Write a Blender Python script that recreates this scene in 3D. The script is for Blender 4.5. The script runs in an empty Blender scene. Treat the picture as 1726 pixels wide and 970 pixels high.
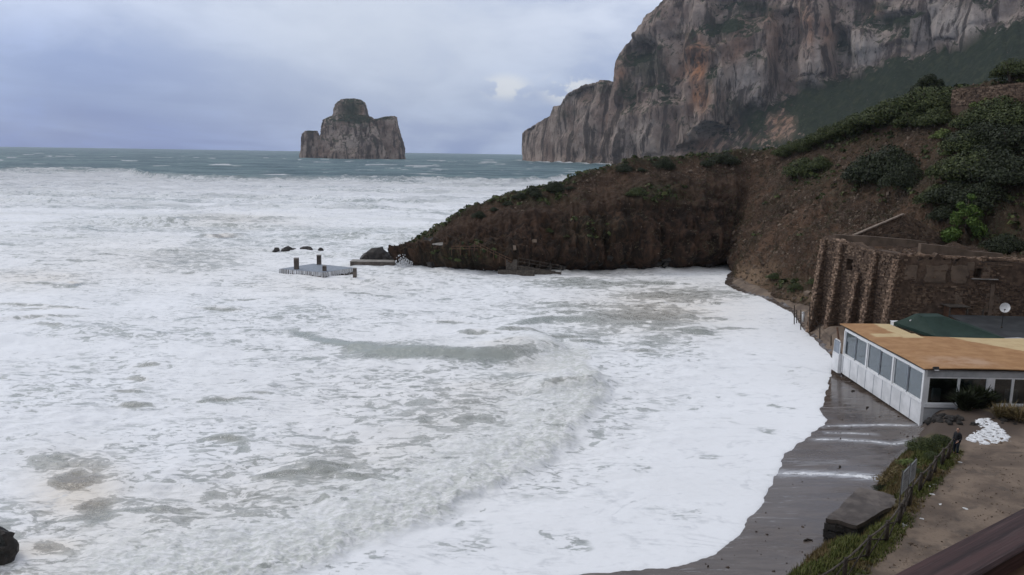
import bpy, bmesh, math, random
import numpy as np
from mathutils import Vector, Matrix
from mathutils.bvhtree import BVHTree
random.seed(7); rng = np.random.default_rng(7)
scene = bpy.context.scene
COL = scene.collection
R_ = math.radians
# ------------------------------------------------------------------ camera
H = 21.0; FPX = 1330.0
ROLL = R_(0.87); PITCH = math.atan((485 - 258) / FPX)
Fv = np.array([0, math.cos(PITCH), -math.sin(PITCH)])
R0 = np.array([1.0, 0, 0]); U0 = np.array([0, math.sin(PITCH), math.cos(PITCH)])
Rv = R0 * math.cos(ROLL) + U0 * math.sin(ROLL); Uv = U0 * math.cos(ROLL) - R0 * math.sin(ROLL)
CAMP = np.array([0, 0, H])
cam = bpy.data.cameras.new('camera'); cam.sensor_width = 36; cam.lens = 36 * FPX / 1726
cam.clip_start = 0.1; cam.clip_end = 30000
camo = bpy.data.objects.new('camera', cam); COL.objects.link(camo)
camo.matrix_world = Matrix(((Rv[0], Uv[0], -Fv[0], 0), (Rv[1], Uv[1], -Fv[1], 0), (Rv[2], Uv[2], -Fv[2], H), (0, 0, 0, 1)))
scene.camera = camo
scene.view_settings.view_transform = 'Standard'; scene.view_settings.look = 'None'
scene.view_settings.exposure = 0.08; scene.view_settings.gamma = 1.0
scene.cycles.max_bounces = 6; scene.cycles.diffuse_bounces = 3; scene.cycles.glossy_bounces = 3
scene.cycles.transmission_bounces = 4; scene.cycles.transparent_max_bounces = 8; scene.cycles.volume_bounces = 0


def ray(px, py): return Fv * FPX + Rv * (px - 863) - Uv * (py - 485)
def gz(px, py, z=0.0):
    d = ray(px, py); return CAMP + d * ((z - H) / d[2])
def aty(px, py, Y):
    d = ray(px, py); return CAMP + d * (Y / d[1])
def proj(x, y, z):
    x = np.asarray(x, float); vx, vy, vz = x, np.asarray(y, float), np.asarray(z, float) - H
    w = vx * Fv[0] + vy * Fv[1] + vz * Fv[2]
    w = np.where(w < 0.5, 0.5, w)
    return 863 + FPX * (vx * Rv[0] + vy * Rv[1] + vz * Rv[2]) / w, 485 - FPX * (vx * Uv[0] + vy * Uv[1] + vz * Uv[2]) / w


# ------------------------------------------------------------------ node helper
class NT:
    def __init__(s, nt): s.nt = nt; s.n = nt.nodes; s.l = nt.links
    def new(s, t, **kw):
        n = s.n.new(t)
        for k, v in kw.items(): setattr(n, k, v)
        return n
    def put(s, inp, v):
        if isinstance(v, bpy.types.NodeSocket): s.l.new(v, inp)
        elif v is not None:
            if isinstance(v, (tuple, list)) and len(v) == 3 and inp.type == 'RGBA': v = (*v, 1)
            inp.default_value = v
    def math(s, op, a, b=None, c=None, clamp=False):
        n = s.new('ShaderNodeMath', operation=op, use_clamp=clamp); s.put(n.inputs[0], a); s.put(n.inputs[1], b)
        if c is not None: s.put(n.inputs[2], c)
        return n.outputs[0]
    def vmath(s, op, a, b=None):
        n = s.new('ShaderNodeVectorMath', operation=op); s.put(n.inputs[0], a)
        if b is not None: s.put(n.inputs[1], b)
        return n.outputs['Value'] if op in ('DOT_PRODUCT', 'LENGTH', 'DISTANCE') else n.outputs[0]
    def mix(s, f, a, b, mode='MIX'):
        n = s.new('ShaderNodeMixRGB', blend_type=mode); s.put(n.inputs[0], f); s.put(n.inputs[1], a); s.put(n.inputs[2], b)
        return n.outputs[0]
    def ss(s, v, lo, hi, a=0.0, b=1.0):
        n = s.new('ShaderNodeMapRange', interpolation_type='SMOOTHSTEP'); s.put(n.inputs[0], v)
        for i, q in enumerate((lo, hi, a, b)): s.put(n.inputs[1 + i], q)
        return n.outputs[0]
    def lin(s, v, lo, hi, a=0.0, b=1.0):
        n = s.new('ShaderNodeMapRange'); s.put(n.inputs[0], v)
        for i, q in enumerate((lo, hi, a, b)): s.put(n.inputs[1 + i], q)
        return n.outputs[0]
    def noise(s, vec, scale, detail=5, rough=0.55, dist=0.0):
        n = s.new('ShaderNodeTexNoise'); s.put(n.inputs['Vector'], vec)
        n.inputs['Scale'].default_value = scale; n.inputs['Detail'].default_value = detail
        n.inputs['Roughness'].default_value = rough; n.inputs['Distortion'].default_value = dist
        return n.outputs[0]
    def voro(s, vec, scale, feature='F1', rnd=1.0):
        n = s.new('ShaderNodeTexVoronoi', feature=feature); s.put(n.inputs['Vector'], vec)
        n.inputs['Scale'].default_value = scale; n.inputs['Randomness'].default_value = rnd
        return n.outputs[0]
    def obj(s): return s.new('ShaderNodeTexCoord').outputs['Object']
    def pos(s): return s.new('ShaderNodeNewGeometry').outputs['Position']
    def geo(s): return s.new('ShaderNodeNewGeometry')
    def scale(s, v, xyz): 
        n = s.new('ShaderNodeMapping'); s.put(n.inputs['Vector'], v); n.inputs['Scale'].default_value = xyz; return n.outputs[0]
    def ramp(s, f, stops):
        n = s.new('ShaderNodeValToRGB'); s.put(n.inputs[0], f); e = n.color_ramp.elements
        while len(e) < len(stops): e.new(0.5)
        for q, (p, c) in zip(e, stops): q.position = p; q.color = (*c, 1) if len(c) == 3 else c
        return n.outputs[0]
    def attr(s, name):
        n = s.new('ShaderNodeAttribute'); n.attribute_name = name
        sp = s.new('ShaderNodeSeparateColor'); s.l.new(n.outputs['Color'], sp.inputs[0]); return sp.outputs
    def sep(s, v):
        n = s.new('ShaderNodeSeparateXYZ'); s.put(n.inputs[0], v); return n.outputs
    def bump(s, h, strength=0.5, dist=0.05, normal=None):
        n = s.new('ShaderNodeBump'); n.inputs['Strength'].default_value = strength; n.inputs['Distance'].default_value = dist
        s.put(n.inputs['Height'], h)
        if normal is not None: s.put(n.inputs['Normal'], normal)
        return n.outputs[0]


MATS = {}
def material(name):
    def deco(fn):
        m = bpy.data.materials.new(name); m.use_nodes = True
        t = NT(m.node_tree); b = t.n['Principled BSDF']
        b.inputs['Roughness'].default_value = 0.8
        try: b.inputs['Specular IOR Level'].default_value = 0.3
        except Exception: pass
        fn(t, b); MATS[name] = m
        return fn
    return deco
def simple(name, c1, c2, rough=0.8, scale=3.0, bump=0.3, bd=0.02, spec=0.3, coord='obj', detail=6):
    @material(name)
    def _(t, b):
        v = t.obj() if coord == 'obj' else t.pos()
        n = t.noise(v, scale, detail, 0.6)
        t.put(b.inputs['Base Color'], t.mix(t.ss(n, 0.35, 0.65), c1, c2))
        b.inputs['Roughness'].default_value = rough; b.inputs['Specular IOR Level'].default_value = spec
        if bump: t.put(b.inputs['Normal'], t.bump(t.noise(v, scale * 3, 6, 0.65), bump, bd))


# ------------------------------------------------------------------ world + sun
SUN_EL, SUN_AZ = R_(42), R_(-62)          # azimuth from +Y (view) towards +X: light from over the sea, left-front
world = bpy.data.worlds.new('World'); scene.world = world; world.use_nodes = True
wt = NT(world.node_tree); bg = wt.n['Background']
sky = wt.new('ShaderNodeTexSky', sky_type='NISHITA'); sky.sun_disc = False
sky.sun_elevation = SUN_EL; sky.sun_rotation = SUN_AZ
D = wt.new('ShaderNodeTexCoord').outputs['Generated']
dx, dy, dz = wt.sep(D)
base = wt.ramp(dz, [(0.0, (.33, .43, .69)), (0.05, (.37, .465, .71)), (0.13, (.50, .57, .755)), (0.22, (.63, .685, .83)),
                    (0.4, (.66, .69, .775)), (0.7, (.72, .735, .79)), (1.0, (.75, .76, .79))])
zz = wt.math('ADD', wt.math('MAXIMUM', dz, 0.0), 0.09)
cv = wt.new('ShaderNodeCombineXYZ')
wt.put(cv.inputs[0], wt.math('DIVIDE', dx, zz)); wt.put(cv.inputs[1], wt.math('DIVIDE', dy, zz))
n1 = wt.noise(wt.scale(cv.outputs[0], (0.55, 0.28, 1)), 1.0, 7, 0.55, 0.4)
n2 = wt.noise(wt.scale(D, (3, 3, 7)), 2.6, 7, 0.6, 0.3)
cl = wt.math('ADD', wt.math('MULTIPLY', n1, 0.6), wt.math('MULTIPLY', n2, 0.4))
tint = wt.ramp(wt.ss(cl, 0.39, 0.61), [(0.0, (.68, .74, .87)), (0.5, (1, 1, 1)), (1.0, (1.30, 1.26, 1.18))])
skyc = wt.mix(1.0, base, tint, 'MULTIPLY')
def dirmask(px, py, inner, outer, sx=1.0, sz=1.0):
    d = ray(px, py); d = d / np.linalg.norm(d)
    df = wt.vmath('SUBTRACT', D, tuple(d)); df = wt.scale(df, (sx, sx, sz))
    return wt.ss(wt.vmath('LENGTH', df), inner, outer, 1.0, 0.0)
wob = wt.math('MULTIPLY', wt.math('SUBTRACT', n2, 0.5), 1.6)
sq = wt.math('MULTIPLY', dirmask(90, 215, 0.0, 0.46, 1.0, 2.4), wt.math('ADD', 0.85, wob), clamp=True)
skyc = wt.mix(sq, skyc, wt.mix(1.0, skyc, (.47, .57, .84), 'MULTIPLY'))
br = wt.math('MULTIPLY', dirmask(640, 30, 0.0, 0.4, 1.0, 2.2), 0.75)
skyc = wt.mix(br, skyc, (.64, .69, .79))
hole = wt.noise(wt.scale(D, (1, 1, 1.6)), 26, 6, 0.6)
for (px, py, r) in ((853, 147, 0.040), (962, 152, 0.050)):
    m = wt.math('MULTIPLY', dirmask(px, py, 0.3 * r, r, 1.0, 1.9), wt.ss(hole, 0.42, 0.50))
    skyc = wt.mix(wt.math('MULTIPLY', m, 0.9), skyc, (.80, .82, .86))
nish = wt.mix(1.0, sky.outputs[0], (0.12, 0.12, 0.12), 'MULTIPLY')
final = wt.mix(0.10, skyc, nish)
WS = 0.1
wt.put(bg.inputs['Color'], wt.mix(1.0, final, (10.4, 10.4, 10.4), 'MULTIPLY')); bg.inputs['Strength'].default_value = WS
sl = bpy.data.lights.new('sun', 'SUN'); sl.energy = 0.8; sl.angle = R_(15); sl.color = (1.0, 0.96, 0.9)
so = bpy.data.objects.new('sun', sl); COL.objects.link(so)
sd = Vector((math.sin(SUN_AZ) * math.cos(SUN_EL), math.cos(SUN_AZ) * math.cos(SUN_EL), math.sin(SUN_EL)))
so.rotation_euler = sd.to_track_quat('Z', 'Y').to_euler(); so.location = (-30, 40, 120)

# ------------------------------------------------------------------ numpy noise
_p = rng.permutation(256); PERM = np.concatenate([_p, _p, _p]).astype(np.int32)
_g = rng.normal(size=(256, 3)); _g /= np.linalg.norm(_g, axis=1)[:, None]
def perlin(x, y, z=None):
    x = np.asarray(x, float); y = np.asarray(y, float)
    xi = np.floor(x).astype(np.int32); yi = np.floor(y).astype(np.int32); fx = x - xi; fy = y - yi
    u = fx * fx * fx * (fx * (fx * 6 - 15) + 10); v = fy * fy * fy * (fy * (fy * 6 - 15) + 10)
    xi &= 255; yi &= 255
    if z is None:
        def g(i, j):
            h = PERM[PERM[(xi + i) & 255] + ((yi + j) & 255)]; q = _g[h & 255]
            return (q[..., 0] * (fx - i) + q[..., 1] * (fy - j)) * 1.3
        a = g(0, 0); b = g(1, 0); c = g(0, 1); d = g(1, 1)
        return (a + u * (b - a)) * (1 - v) + (c + u * (d - c)) * v
    z = np.asarray(z, float); zi = np.floor(z).astype(np.int32); fz = z - zi; w = fz * fz * fz * (fz * (fz * 6 - 15) + 10); zi &= 255
    def g(i, j, k):
        h = PERM[PERM[PERM[(xi + i) & 255] + ((yi + j) & 255)] + ((zi + k) & 255)]; q = _g[h & 255]
        return (q[..., 0] * (fx - i) + q[..., 1] * (fy - j) + q[..., 2] * (fz - k)) * 1.3
    def pl(k):
        a = g(0, 0, k); b = g(1, 0, k); c = g(0, 1, k); d = g(1, 1, k)
        return (a + u * (b - a)) * (1 - v) + (c + u * (d - c)) * v
    a = pl(0); return a + w * (pl(1) - a)
def fbm(x, y, z=None, octv=4, gain=0.5):
    s = 0; a = 1.0; f = 1.0
    for i in range(octv):
        s = s + a * perlin(x * f + 17.3 * i, y * f - 9.1 * i, None if z is None else z * f + 4.7 * i); a *= gain; f *= 2.03
    return s
def ridged(x, y, z=None, octv=4, gain=0.5):
    s = 0; a = 1.0; f = 1.0
    for i in range(octv):
        s = s + a * (1 - 2 * np.abs(perlin(x * f + 31.7 * i, y * f + 11.3 * i, None if z is None else z * f))); a *= gain; f *= 2.1
    return s
def sst(a, b, x):
    t = np.clip((x - a) / (b - a), 0, 1); return t * t * (3 - 2 * t)
def polydist(x, y, pts):
    """distance, side sign (+ = left of travel), parameter 0..1"""
    pts = np.asarray(pts, float)[:, :2]; best = np.full(x.shape, 1e18); sg = np.zeros(x.shape); sp = np.zeros(x.shape)
    seg = np.linalg.norm(np.diff(pts, axis=0), axis=1); L = seg.sum(); acc = 0
    for i in range(len(pts) - 1):
        a, b = pts[i], pts[i + 1]; d = b - a
        t = np.clip(((x - a[0]) * d[0] + (y - a[1]) * d[1]) / (d @ d), 0, 1)
        qx = x - a[0] - t * d[0]; qy = y - a[1] - t * d[1]; r = qx * qx + qy * qy
        m = r < best; best = np.where(m, r, best)
        sg = np.where(m, np.sign(d[0] * qy - d[1] * qx), sg); sp = np.where(m, (acc + t * seg[i]) / L, sp); acc += seg[i]
    return np.sqrt(best), sg, sp
def inpoly(x, y, pts):
    pts = np.asarray(pts)[:, :2]; r = np.zeros(x.shape, bool); n = len(pts)
    for i in range(n):
        a, b = pts[i], pts[(i + 1) % n]
        if a[1] == b[1]: continue
        c = ((a[1] > y) != (b[1] > y)) & (x < (b[0] - a[0]) * (y - a[1]) / (b[1] - a[1]) + a[0]); r ^= c
    return r


# ------------------------------------------------------------------ object helpers
def link(name, me, mat=None, parent=None, **props):
    o = bpy.data.objects.new(name, me); COL.objects.link(o)
    if mat is not None and len(me.materials) == 0: me.materials.append(MATS[mat] if isinstance(mat, str) else mat)
    if parent is not None: o.parent = parent
    for k, v in props.items():
        if v is not None: o[k] = v
    return o
def mesh_np(name, V, Fq, smooth=True):
    """verts (n,3), faces (m,k) numpy"""
    me = bpy.data.meshes.new(name); V = np.ascontiguousarray(V, np.float32); Fq = np.ascontiguousarray(Fq, np.int32)
    me.vertices.add(len(V)); me.vertices.foreach_set('co', V.ravel())
    k = Fq.shape[1]; me.loops.add(Fq.size); me.loops.foreach_set('vertex_index', Fq.ravel())
    me.polygons.add(len(Fq)); me.polygons.foreach_set('loop_start', np.arange(0, Fq.size, k, dtype=np.int32))
    me.update(calc_edges=True); me.validate()
    me.polygons.foreach_set('use_smooth', np.full(len(me.polygons), smooth))
    return me
def grid_faces(nr, nc):
    i = np.arange(nr - 1)[:, None] * nc + np.arange(nc - 1)[None, :]
    return np.stack([i, i + 1, i + nc + 1, i + nc], -1).reshape(-1, 4)
def compact(V, Fq, *att):
    u, inv = np.unique(Fq, return_inverse=True)
    return (V[u], inv.reshape(Fq.shape)) + tuple(a[u] for a in att)
def vcol(me, name, rgb):
    a = me.color_attributes.new(name, 'FLOAT_COLOR', 'POINT')
    c = np.ones((len(rgb), 4), np.float32); c[:, :rgb.shape[1]] = rgb; a.data.foreach_set('color', c.ravel())
class MB:
    def __init__(s): s.v = []; s.f = []
    def add(s, verts, faces):
        n = len(s.v); s.v += [tuple(map(float, q)) for q in verts]; s.f += [tuple(n + i for i in q) for q in faces]; return s
    def box(s, c, size, rot=None, jit=0.0, taper=1.0):
        vs = []
        for k in (-1, 1):
            tp = taper if k > 0 else 1.0
            for (i, j) in ((-1, -1), (1, -1), (1, 1), (-1, 1)):
                q = Vector((i * size[0] / 2 * tp, j * size[1] / 2 * tp, k * size[2] / 2))
                if jit: q += Vector((random.uniform(-jit, jit) * size[0], random.uniform(-jit, jit) * size[1], random.uniform(-jit, jit) * size[2]))
                if rot is not None: q = rot @ q
                vs.append(q + Vector(c))
        return s.add(vs, [(3, 2, 1, 0), (4, 5, 6, 7), (0, 1, 5, 4), (1, 2, 6, 5), (2, 3, 7, 6), (3, 0, 4, 7)])
    def b2(s, lo, hi): 
        return s.box([(a + b) / 2 for a, b in zip(lo, hi)], [abs(b - a) for a, b in zip(lo, hi)])
    def beam(s, a, b, w, h=None, up=(0, 0, 1)):
        a = Vector(a); b = Vector(b); d = (b - a); L = d.length; d.normalize(); upv = Vector(up)
        if abs(d.dot(upv)) > 0.97: upv = Vector((1, 0, 0))
        x = d.cross(upv).normalized(); y = x.cross(d).normalized(); M = Matrix((x, d, y)).transposed()
        return s.box((a + b) / 2, (w, L, h or w), M)
    def tube(s, pts, rad, n=8, cap=True):
        pts = [Vector(p) for p in pts]; rad = rad if isinstance(rad, (list, tuple)) else [rad] * len(pts); vs = []; fs = []
        for i, p in enumerate(pts):
            d = (pts[min(i + 1, len(pts) - 1)] - pts[max(i - 1, 0)]).normalized(); u = Vector((0, 0, 1)) if abs(d.z) < 0.9 else Vector((1, 0, 0))
            x = d.cross(u).normalized(); y = x.cross(d)
            for k in range(n):
                a = 2 * math.pi * k / n; vs.append(p + (x * math.cos(a) + y * math.sin(a)) * rad[i])
        for i in range(len(pts) - 1):
            for k in range(n): fs.append((i * n + k, i * n + (k + 1) % n, (i + 1) * n + (k + 1) % n, (i + 1) * n + k))
        if cap: fs += [tuple(range(n - 1, -1, -1)), tuple(range((len(pts) - 1) * n, len(pts) * n))]
        return s.add(vs, fs)
    def mesh(s, name, smooth=False):
        me = bpy.data.meshes.new(name); me.from_pydata(s.v, [], s.f); me.update()
        if smooth: me.polygons.foreach_set('use_smooth', [True] * len(me.polygons))
        return me
    def build(s, name, mat, parent=None, smooth=False, bevel=0.0, **props):
        me = s.mesh(name, smooth)
        if bevel:
            bm = bmesh.new(); bm.from_mesh(me)
            bmesh.ops.bevel(bm, geom=list(bm.edges), offset=bevel, segments=1, affect='EDGES', clamp_overlap=True); bm.to_mesh(me); bm.free()
        return link(name, me, mat, parent, **props)
def empty(name, loc, label, cat, group=None, rotz=0.0):
    o = bpy.data.objects.new(name, None); COL.objects.link(o); o.location = loc; o.rotation_euler = (0, 0, rotz); o.empty_display_size = 0.3
    o['label'] = label; o['category'] = cat
    if group: o['group'] = group
    return o
def smooth1(a, k):
    if k < 1: return a
    w = np.exp(-0.5 * (np.arange(-3 * k, 3 * k + 1) / k) ** 2); w /= w.sum()
    p = np.pad(a, ((3 * k, 3 * k),) + ((0, 0),) * (a.ndim - 1), mode='edge')
    return np.stack([np.convolve(p[:, i], w, 'valid') for i in range(a.shape[1])], 1)
# ------------------------------------------------------------------ materials
@material('sea')
def _(t, b):
    A = t.attr('fx')                         # R foam cover, G silt, B froth
    foam, silt, froth = A[0], A[1], A[2]
    P = t.pos()
    v = t.scale(P, (0.62, 1.0, 0.3))
    big = t.noise(v, 0.30, 2, 0.5, 0.6)
    n = t.noise(v, 0.75, 7, 0.60, 1.1)
    fine = t.noise(v, 3.2, 5, 0.62, 0.8)
    cell = t.voro(t.vmath('ADD', v, t.scale(t.new('ShaderNodeTexNoise').outputs['Color'], (0.0, 0, 0))), 0.9, 'SMOOTH_F1')
    f = t.math('ADD', t.math('MULTIPLY', n, 0.66), t.math('ADD', t.math('MULTIPLY', fine, 0.22), t.math('MULTIPLY', big, 0.24)))
    thr = t.lin(t.math('POWER', foam, 2.0), 0.0, 1.0, 0.80, 0.37)
    d = t.math('SUBTRACT', f, thr)
    mask = t.ss(d, -0.022, 0.030)
    film = t.ss(d, -0.17, 0.0, 0.0, 0.38)      # thin, aerated lace around the thick foam
    film = t.math('MULTIPLY', film, t.ss(foam, 0.05, 0.4))
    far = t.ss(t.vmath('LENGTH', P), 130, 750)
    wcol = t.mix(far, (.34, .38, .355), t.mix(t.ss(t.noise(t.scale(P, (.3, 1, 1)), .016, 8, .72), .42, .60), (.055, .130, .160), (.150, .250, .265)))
    wcol = t.mix(silt, wcol, (.27, .235, .185))
    fcol = t.mix(t.math('MULTIPLY', silt, 0.75, clamp=True), (.86, .875, .89), (.80, .72, .60))
    tone = t.noise(t.scale(P, (0.5, 1, 1)), 0.12, 4, 0.6)
    stk = t.noise(t.scale(P, (0.30, 1.0, 1)), 0.55, 8, 0.70, 0.8); stf = t.noise(t.scale(P, (0.35, 1.0, 1)), 2.6, 6, 0.68, 0.5)
    thin = t.ss(t.math('ADD', t.math('MULTIPLY', stk, .62), t.math('MULTIPLY', stf, .38)), 0.53, 0.61)
    mfar = t.ss(t.vmath('LENGTH', P), 120, 320)
    stb = t.noise(t.scale(P, (0.22, 1.0, 1)), 0.085, 8, 0.62, 0.6)
    thin = t.mix(mfar, thin, t.math('ADD', t.math('MULTIPLY', thin, .22), t.ss(stb, .51, .64, 0, .60)))
    thin = t.math('MULTIPLY', thin, t.lin(foam, 0.84, 0.965, 1.0, 0.10), clamp=True)
    fcol = t.mix(thin, fcol, t.mix(silt, (.40, .43, .44), (.44, .39, .32)))
    fcol = t.mix(t.ss(tone, 0.4, 0.7, 0.0, 0.30), fcol, (.76, .77, .775))
    wl = t.noise(t.scale(P, (0.5, 1.0, 1)), 0.17, 5, 0.55, 1.2); wl2 = t.noise(P, 0.9, 6, 0.65, 0.6)
    line = t.math('MULTIPLY', t.ss(t.math('ABSOLUTE', t.math('SUBTRACT', wl, 0.5)), 0.002, 0.02, 1.0, 0.0), t.ss(wl2, .40, .60))
    fcol = t.mix(t.math('ADD', t.math('MULTIPLY', line, .40), t.ss(wl2, .54, .72, 0, .28), clamp=True), fcol, (.56, .58, .60))
    fcol = t.mix(t.math('MULTIPLY', froth, t.ss(fine, 0.40, 0.62, 0.85, 0.0)), fcol, (.55, .575, .53))
    fl = t.noise(t.scale(P, (0.42, 1.0, 1)), 2.1, 5, 0.62, 0.9)
    fleck = t.math('MULTIPLY', t.ss(t.math('ADD', fl, t.math('MULTIPLY', t.math('SUBTRACT', big, 0.5), 0.34)), 0.560, 0.598), t.math('MULTIPLY', t.lin(foam, 0.865, 0.958, 1.0, 0.0), t.ss(t.noise(t.scale(P, (0.5, 1, 1)), 0.10, 4, 0.6), 0.42, 0.58, 0.22, 1.0)), clamp=True)
    fleck = t.math('MULTIPLY', fleck, t.math('SUBTRACT', 1.0, mfar))
    film = t.math('MULTIPLY', film, t.math('SUBTRACT', 1.0, t.math('MULTIPLY', fleck, .5)))
    mask = t.math('MULTIPLY', mask, t.math('SUBTRACT', 1.0, t.math('MULTIPLY', fleck, t.math('SUBTRACT', 1.0, froth))))
    lc = t.noise(v, 1.7, 4, 0.6, 1.6)
    lace = t.math('MULTIPLY', t.ss(t.math('ABSOLUTE', t.math('SUBTRACT', lc, 0.5)), 0.0, 0.035, 0.85, 0.0), t.ss(foam, 0.3, 0.6))
    m = t.math('MAXIMUM', t.math('MAXIMUM', mask, film), lace)
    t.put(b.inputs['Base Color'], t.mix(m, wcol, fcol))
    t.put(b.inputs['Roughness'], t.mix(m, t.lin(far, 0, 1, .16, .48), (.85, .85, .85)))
    t.put(b.inputs['Specular IOR Level'], t.math('MULTIPLY', t.lin(m, 0, 1, 0.5, 0.12), t.lin(far, 0, 1, 1.0, .55)))
    ripple = t.noise(t.scale(P, (0.7, 1, 1)), 1.6, 6, 0.6, 0.3)
    farr = t.noise(t.scale(P, (0.4, 1, 1)), 0.11, 6, 0.65, 0.3)
    h = t.math('ADD', t.math('MULTIPLY', ripple, t.lin(m, 0, 1, 0.25, 0.09)), t.math('MULTIPLY', t.math('MULTIPLY', farr, far), 26.0))
    h = t.math('ADD', h, t.math('MULTIPLY', mask, 0.05))
    h = t.math('ADD', h, t.math('MULTIPLY', t.math('MULTIPLY', fine, t.math('ADD', froth, 0.05)), 0.20))
    t.put(b.inputs['Normal'], t.bump(h, 0.8, 0.9))
@material('wet_sand')
def _(t, b):
    A = t.attr('fx'); P = t.pos()           # R: dry, G: foam
    st = t.noise(t.scale(P, (0.35, 1.6, 1)), 1.1, 6, 0.6, 0.6)
    g = t.noise(P, 22, 4, 0.7)
    c = t.mix(t.ss(st, 0.38, 0.64), (.072, .055, .045), (.112, .090, .076))
    c = t.mix(A[0], c, (.23, .165, .11))
    c = t.mix(t.ss(g, 0.5, 0.75, 0, 0.3), c, (.03, .024, .02))
    lace = t.noise(t.scale(P, (0.28, 1.5, 1)), 1.8, 7, 0.68, 0.8)
    m = t.math('MULTIPLY', t.ss(lace, 0.56, 0.72), t.math('MULTIPLY', A[1], 0.30))
    c = t.mix(m, c, (.6, .61, .63))
    fb_ = t.math('MULTIPLY', A[2], t.ss(t.noise(t.scale(P, (.5, 2.2, 1)), 1.6, 6, .65), .30, .62))
    c = t.mix(fb_, c, (.58, .60, .64)); m = t.math('MAXIMUM', m, fb_)
    t.put(b.inputs['Base Color'], c)
    t.put(b.inputs['Roughness'], t.math('ADD', t.math('ADD', t.lin(st, 0.35, 0.65, 0.06, 0.20), t.ss(t.noise(t.scale(P, (.5, 1, 1)), .22, 4, .6), .42, .62, 0.0, .16)), t.math('MULTIPLY', t.math('MAXIMUM', A[0], m), 0.5)))
    b.inputs['Specular IOR Level'].default_value = 0.5
    h = t.math('ADD', t.math('MULTIPLY', st, 0.05), t.math('MULTIPLY', g, 0.004))
    t.put(b.inputs['Normal'], t.bump(h, 0.7, 0.35))
@material('path_dirt')
def _(t, b):
    A = t.attr('fx'); P = t.pos()           # R: grass verge, G: rubble
    a = t.noise(P, 0.45, 6, 0.6, 0.5); g = t.noise(P, 6, 6, 0.7); p = t.voro(P, 9)
    c = t.mix(t.ss(a, 0.36, 0.62), (.115, .086, .066), (.205, .155, .115))
    c = t.mix(t.ss(t.noise(P, 0.9, 4, 0.6), 0.56, 0.66, 0, 0.6), c, (.085, .068, .056))
    c = t.mix(t.ss(g, 0.52, 0.7, 0, 0.5), c, (.07, .05, .036))
    c = t.mix(t.ss(p, 0.05, 0.16, 0.35, 0), c, (.30, .26, .22))
    gr = t.math('MULTIPLY', A[0], t.ss(g, 0.3, 0.6, 0.7, 1.0))
    c = t.mix(gr, c, t.mix(t.ss(a, .4, .6), (.035, .045, .014), (.075, .062, .026)))
    c = t.mix(A[1], c, (.075, .055, .042))
    t.put(b.inputs['Base Color'], c); b.inputs['Roughness'].default_value = 0.85
    h = t.math('ADD', t.math('MULTIPLY', a, 0.3), t.math('ADD', t.math('MULTIPLY', g, 0.06), t.math('MULTIPLY', p, -0.03)))
    t.put(b.inputs['Normal'], t.bump(h, 0.6, 0.25))
@material('hill_earth')
def _(t, b):
    P = t.pos(); A = t.attr('fx')           # R scrub, G sand, B dark wet rock plus shade of the headland face put into the colour
    n = t.noise(P, 0.12, 6, 0.62, 0.4); m = t.noise(t.scale(P, (1, 1, 0.45)), 0.7, 7, 0.68, 0.5); g = t.noise(P, 3.2, 6, 0.72)
    c = t.mix(t.ss(n, 0.38, 0.62), (.064, .039, .025), (.135, .080, .050))
    c = t.mix(t.ss(m, 0.40, 0.62, 0.0, 0.75), c, (.040, .028, .021))
    c = t.mix(t.ss(m, 0.56, 0.70, 0.0, 0.7), c, (.20, .135, .088))
    c = t.mix(t.ss(g, 0.50, 0.70, 0.0, 0.65), c, (.16, .122, .094)); c = t.mix(t.ss(g, 0.34, 0.46, 0.7, 0.0), c, (.022, .018, .014))
    c = t.mix(A[2], c, t.mix(t.ss(m, .4, .65), (.021, .014, .010), (.078, .044, .028)))
    c = t.mix(A[1], c, t.mix(t.ss(g, .35, .65), (.20, .135, .085), (.29, .205, .135)))
    sc = t.math('MULTIPLY', A[0], t.ss(g, 0.42, 0.56))
    c = t.mix(sc, c, t.mix(t.ss(m, .4, .6), (.022, .030, .012), (.055, .058, .024)))
    t.put(b.inputs['Base Color'], c); b.inputs['Roughness'].default_value = 0.9; b.inputs['Specular IOR Level'].default_value = 0.2
    h = t.math('ADD', t.math('MULTIPLY', m, 1.2), t.math('MULTIPLY', g, 0.35))
    t.put(b.inputs['Normal'], t.bump(h, 0.9, 0.8))
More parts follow.
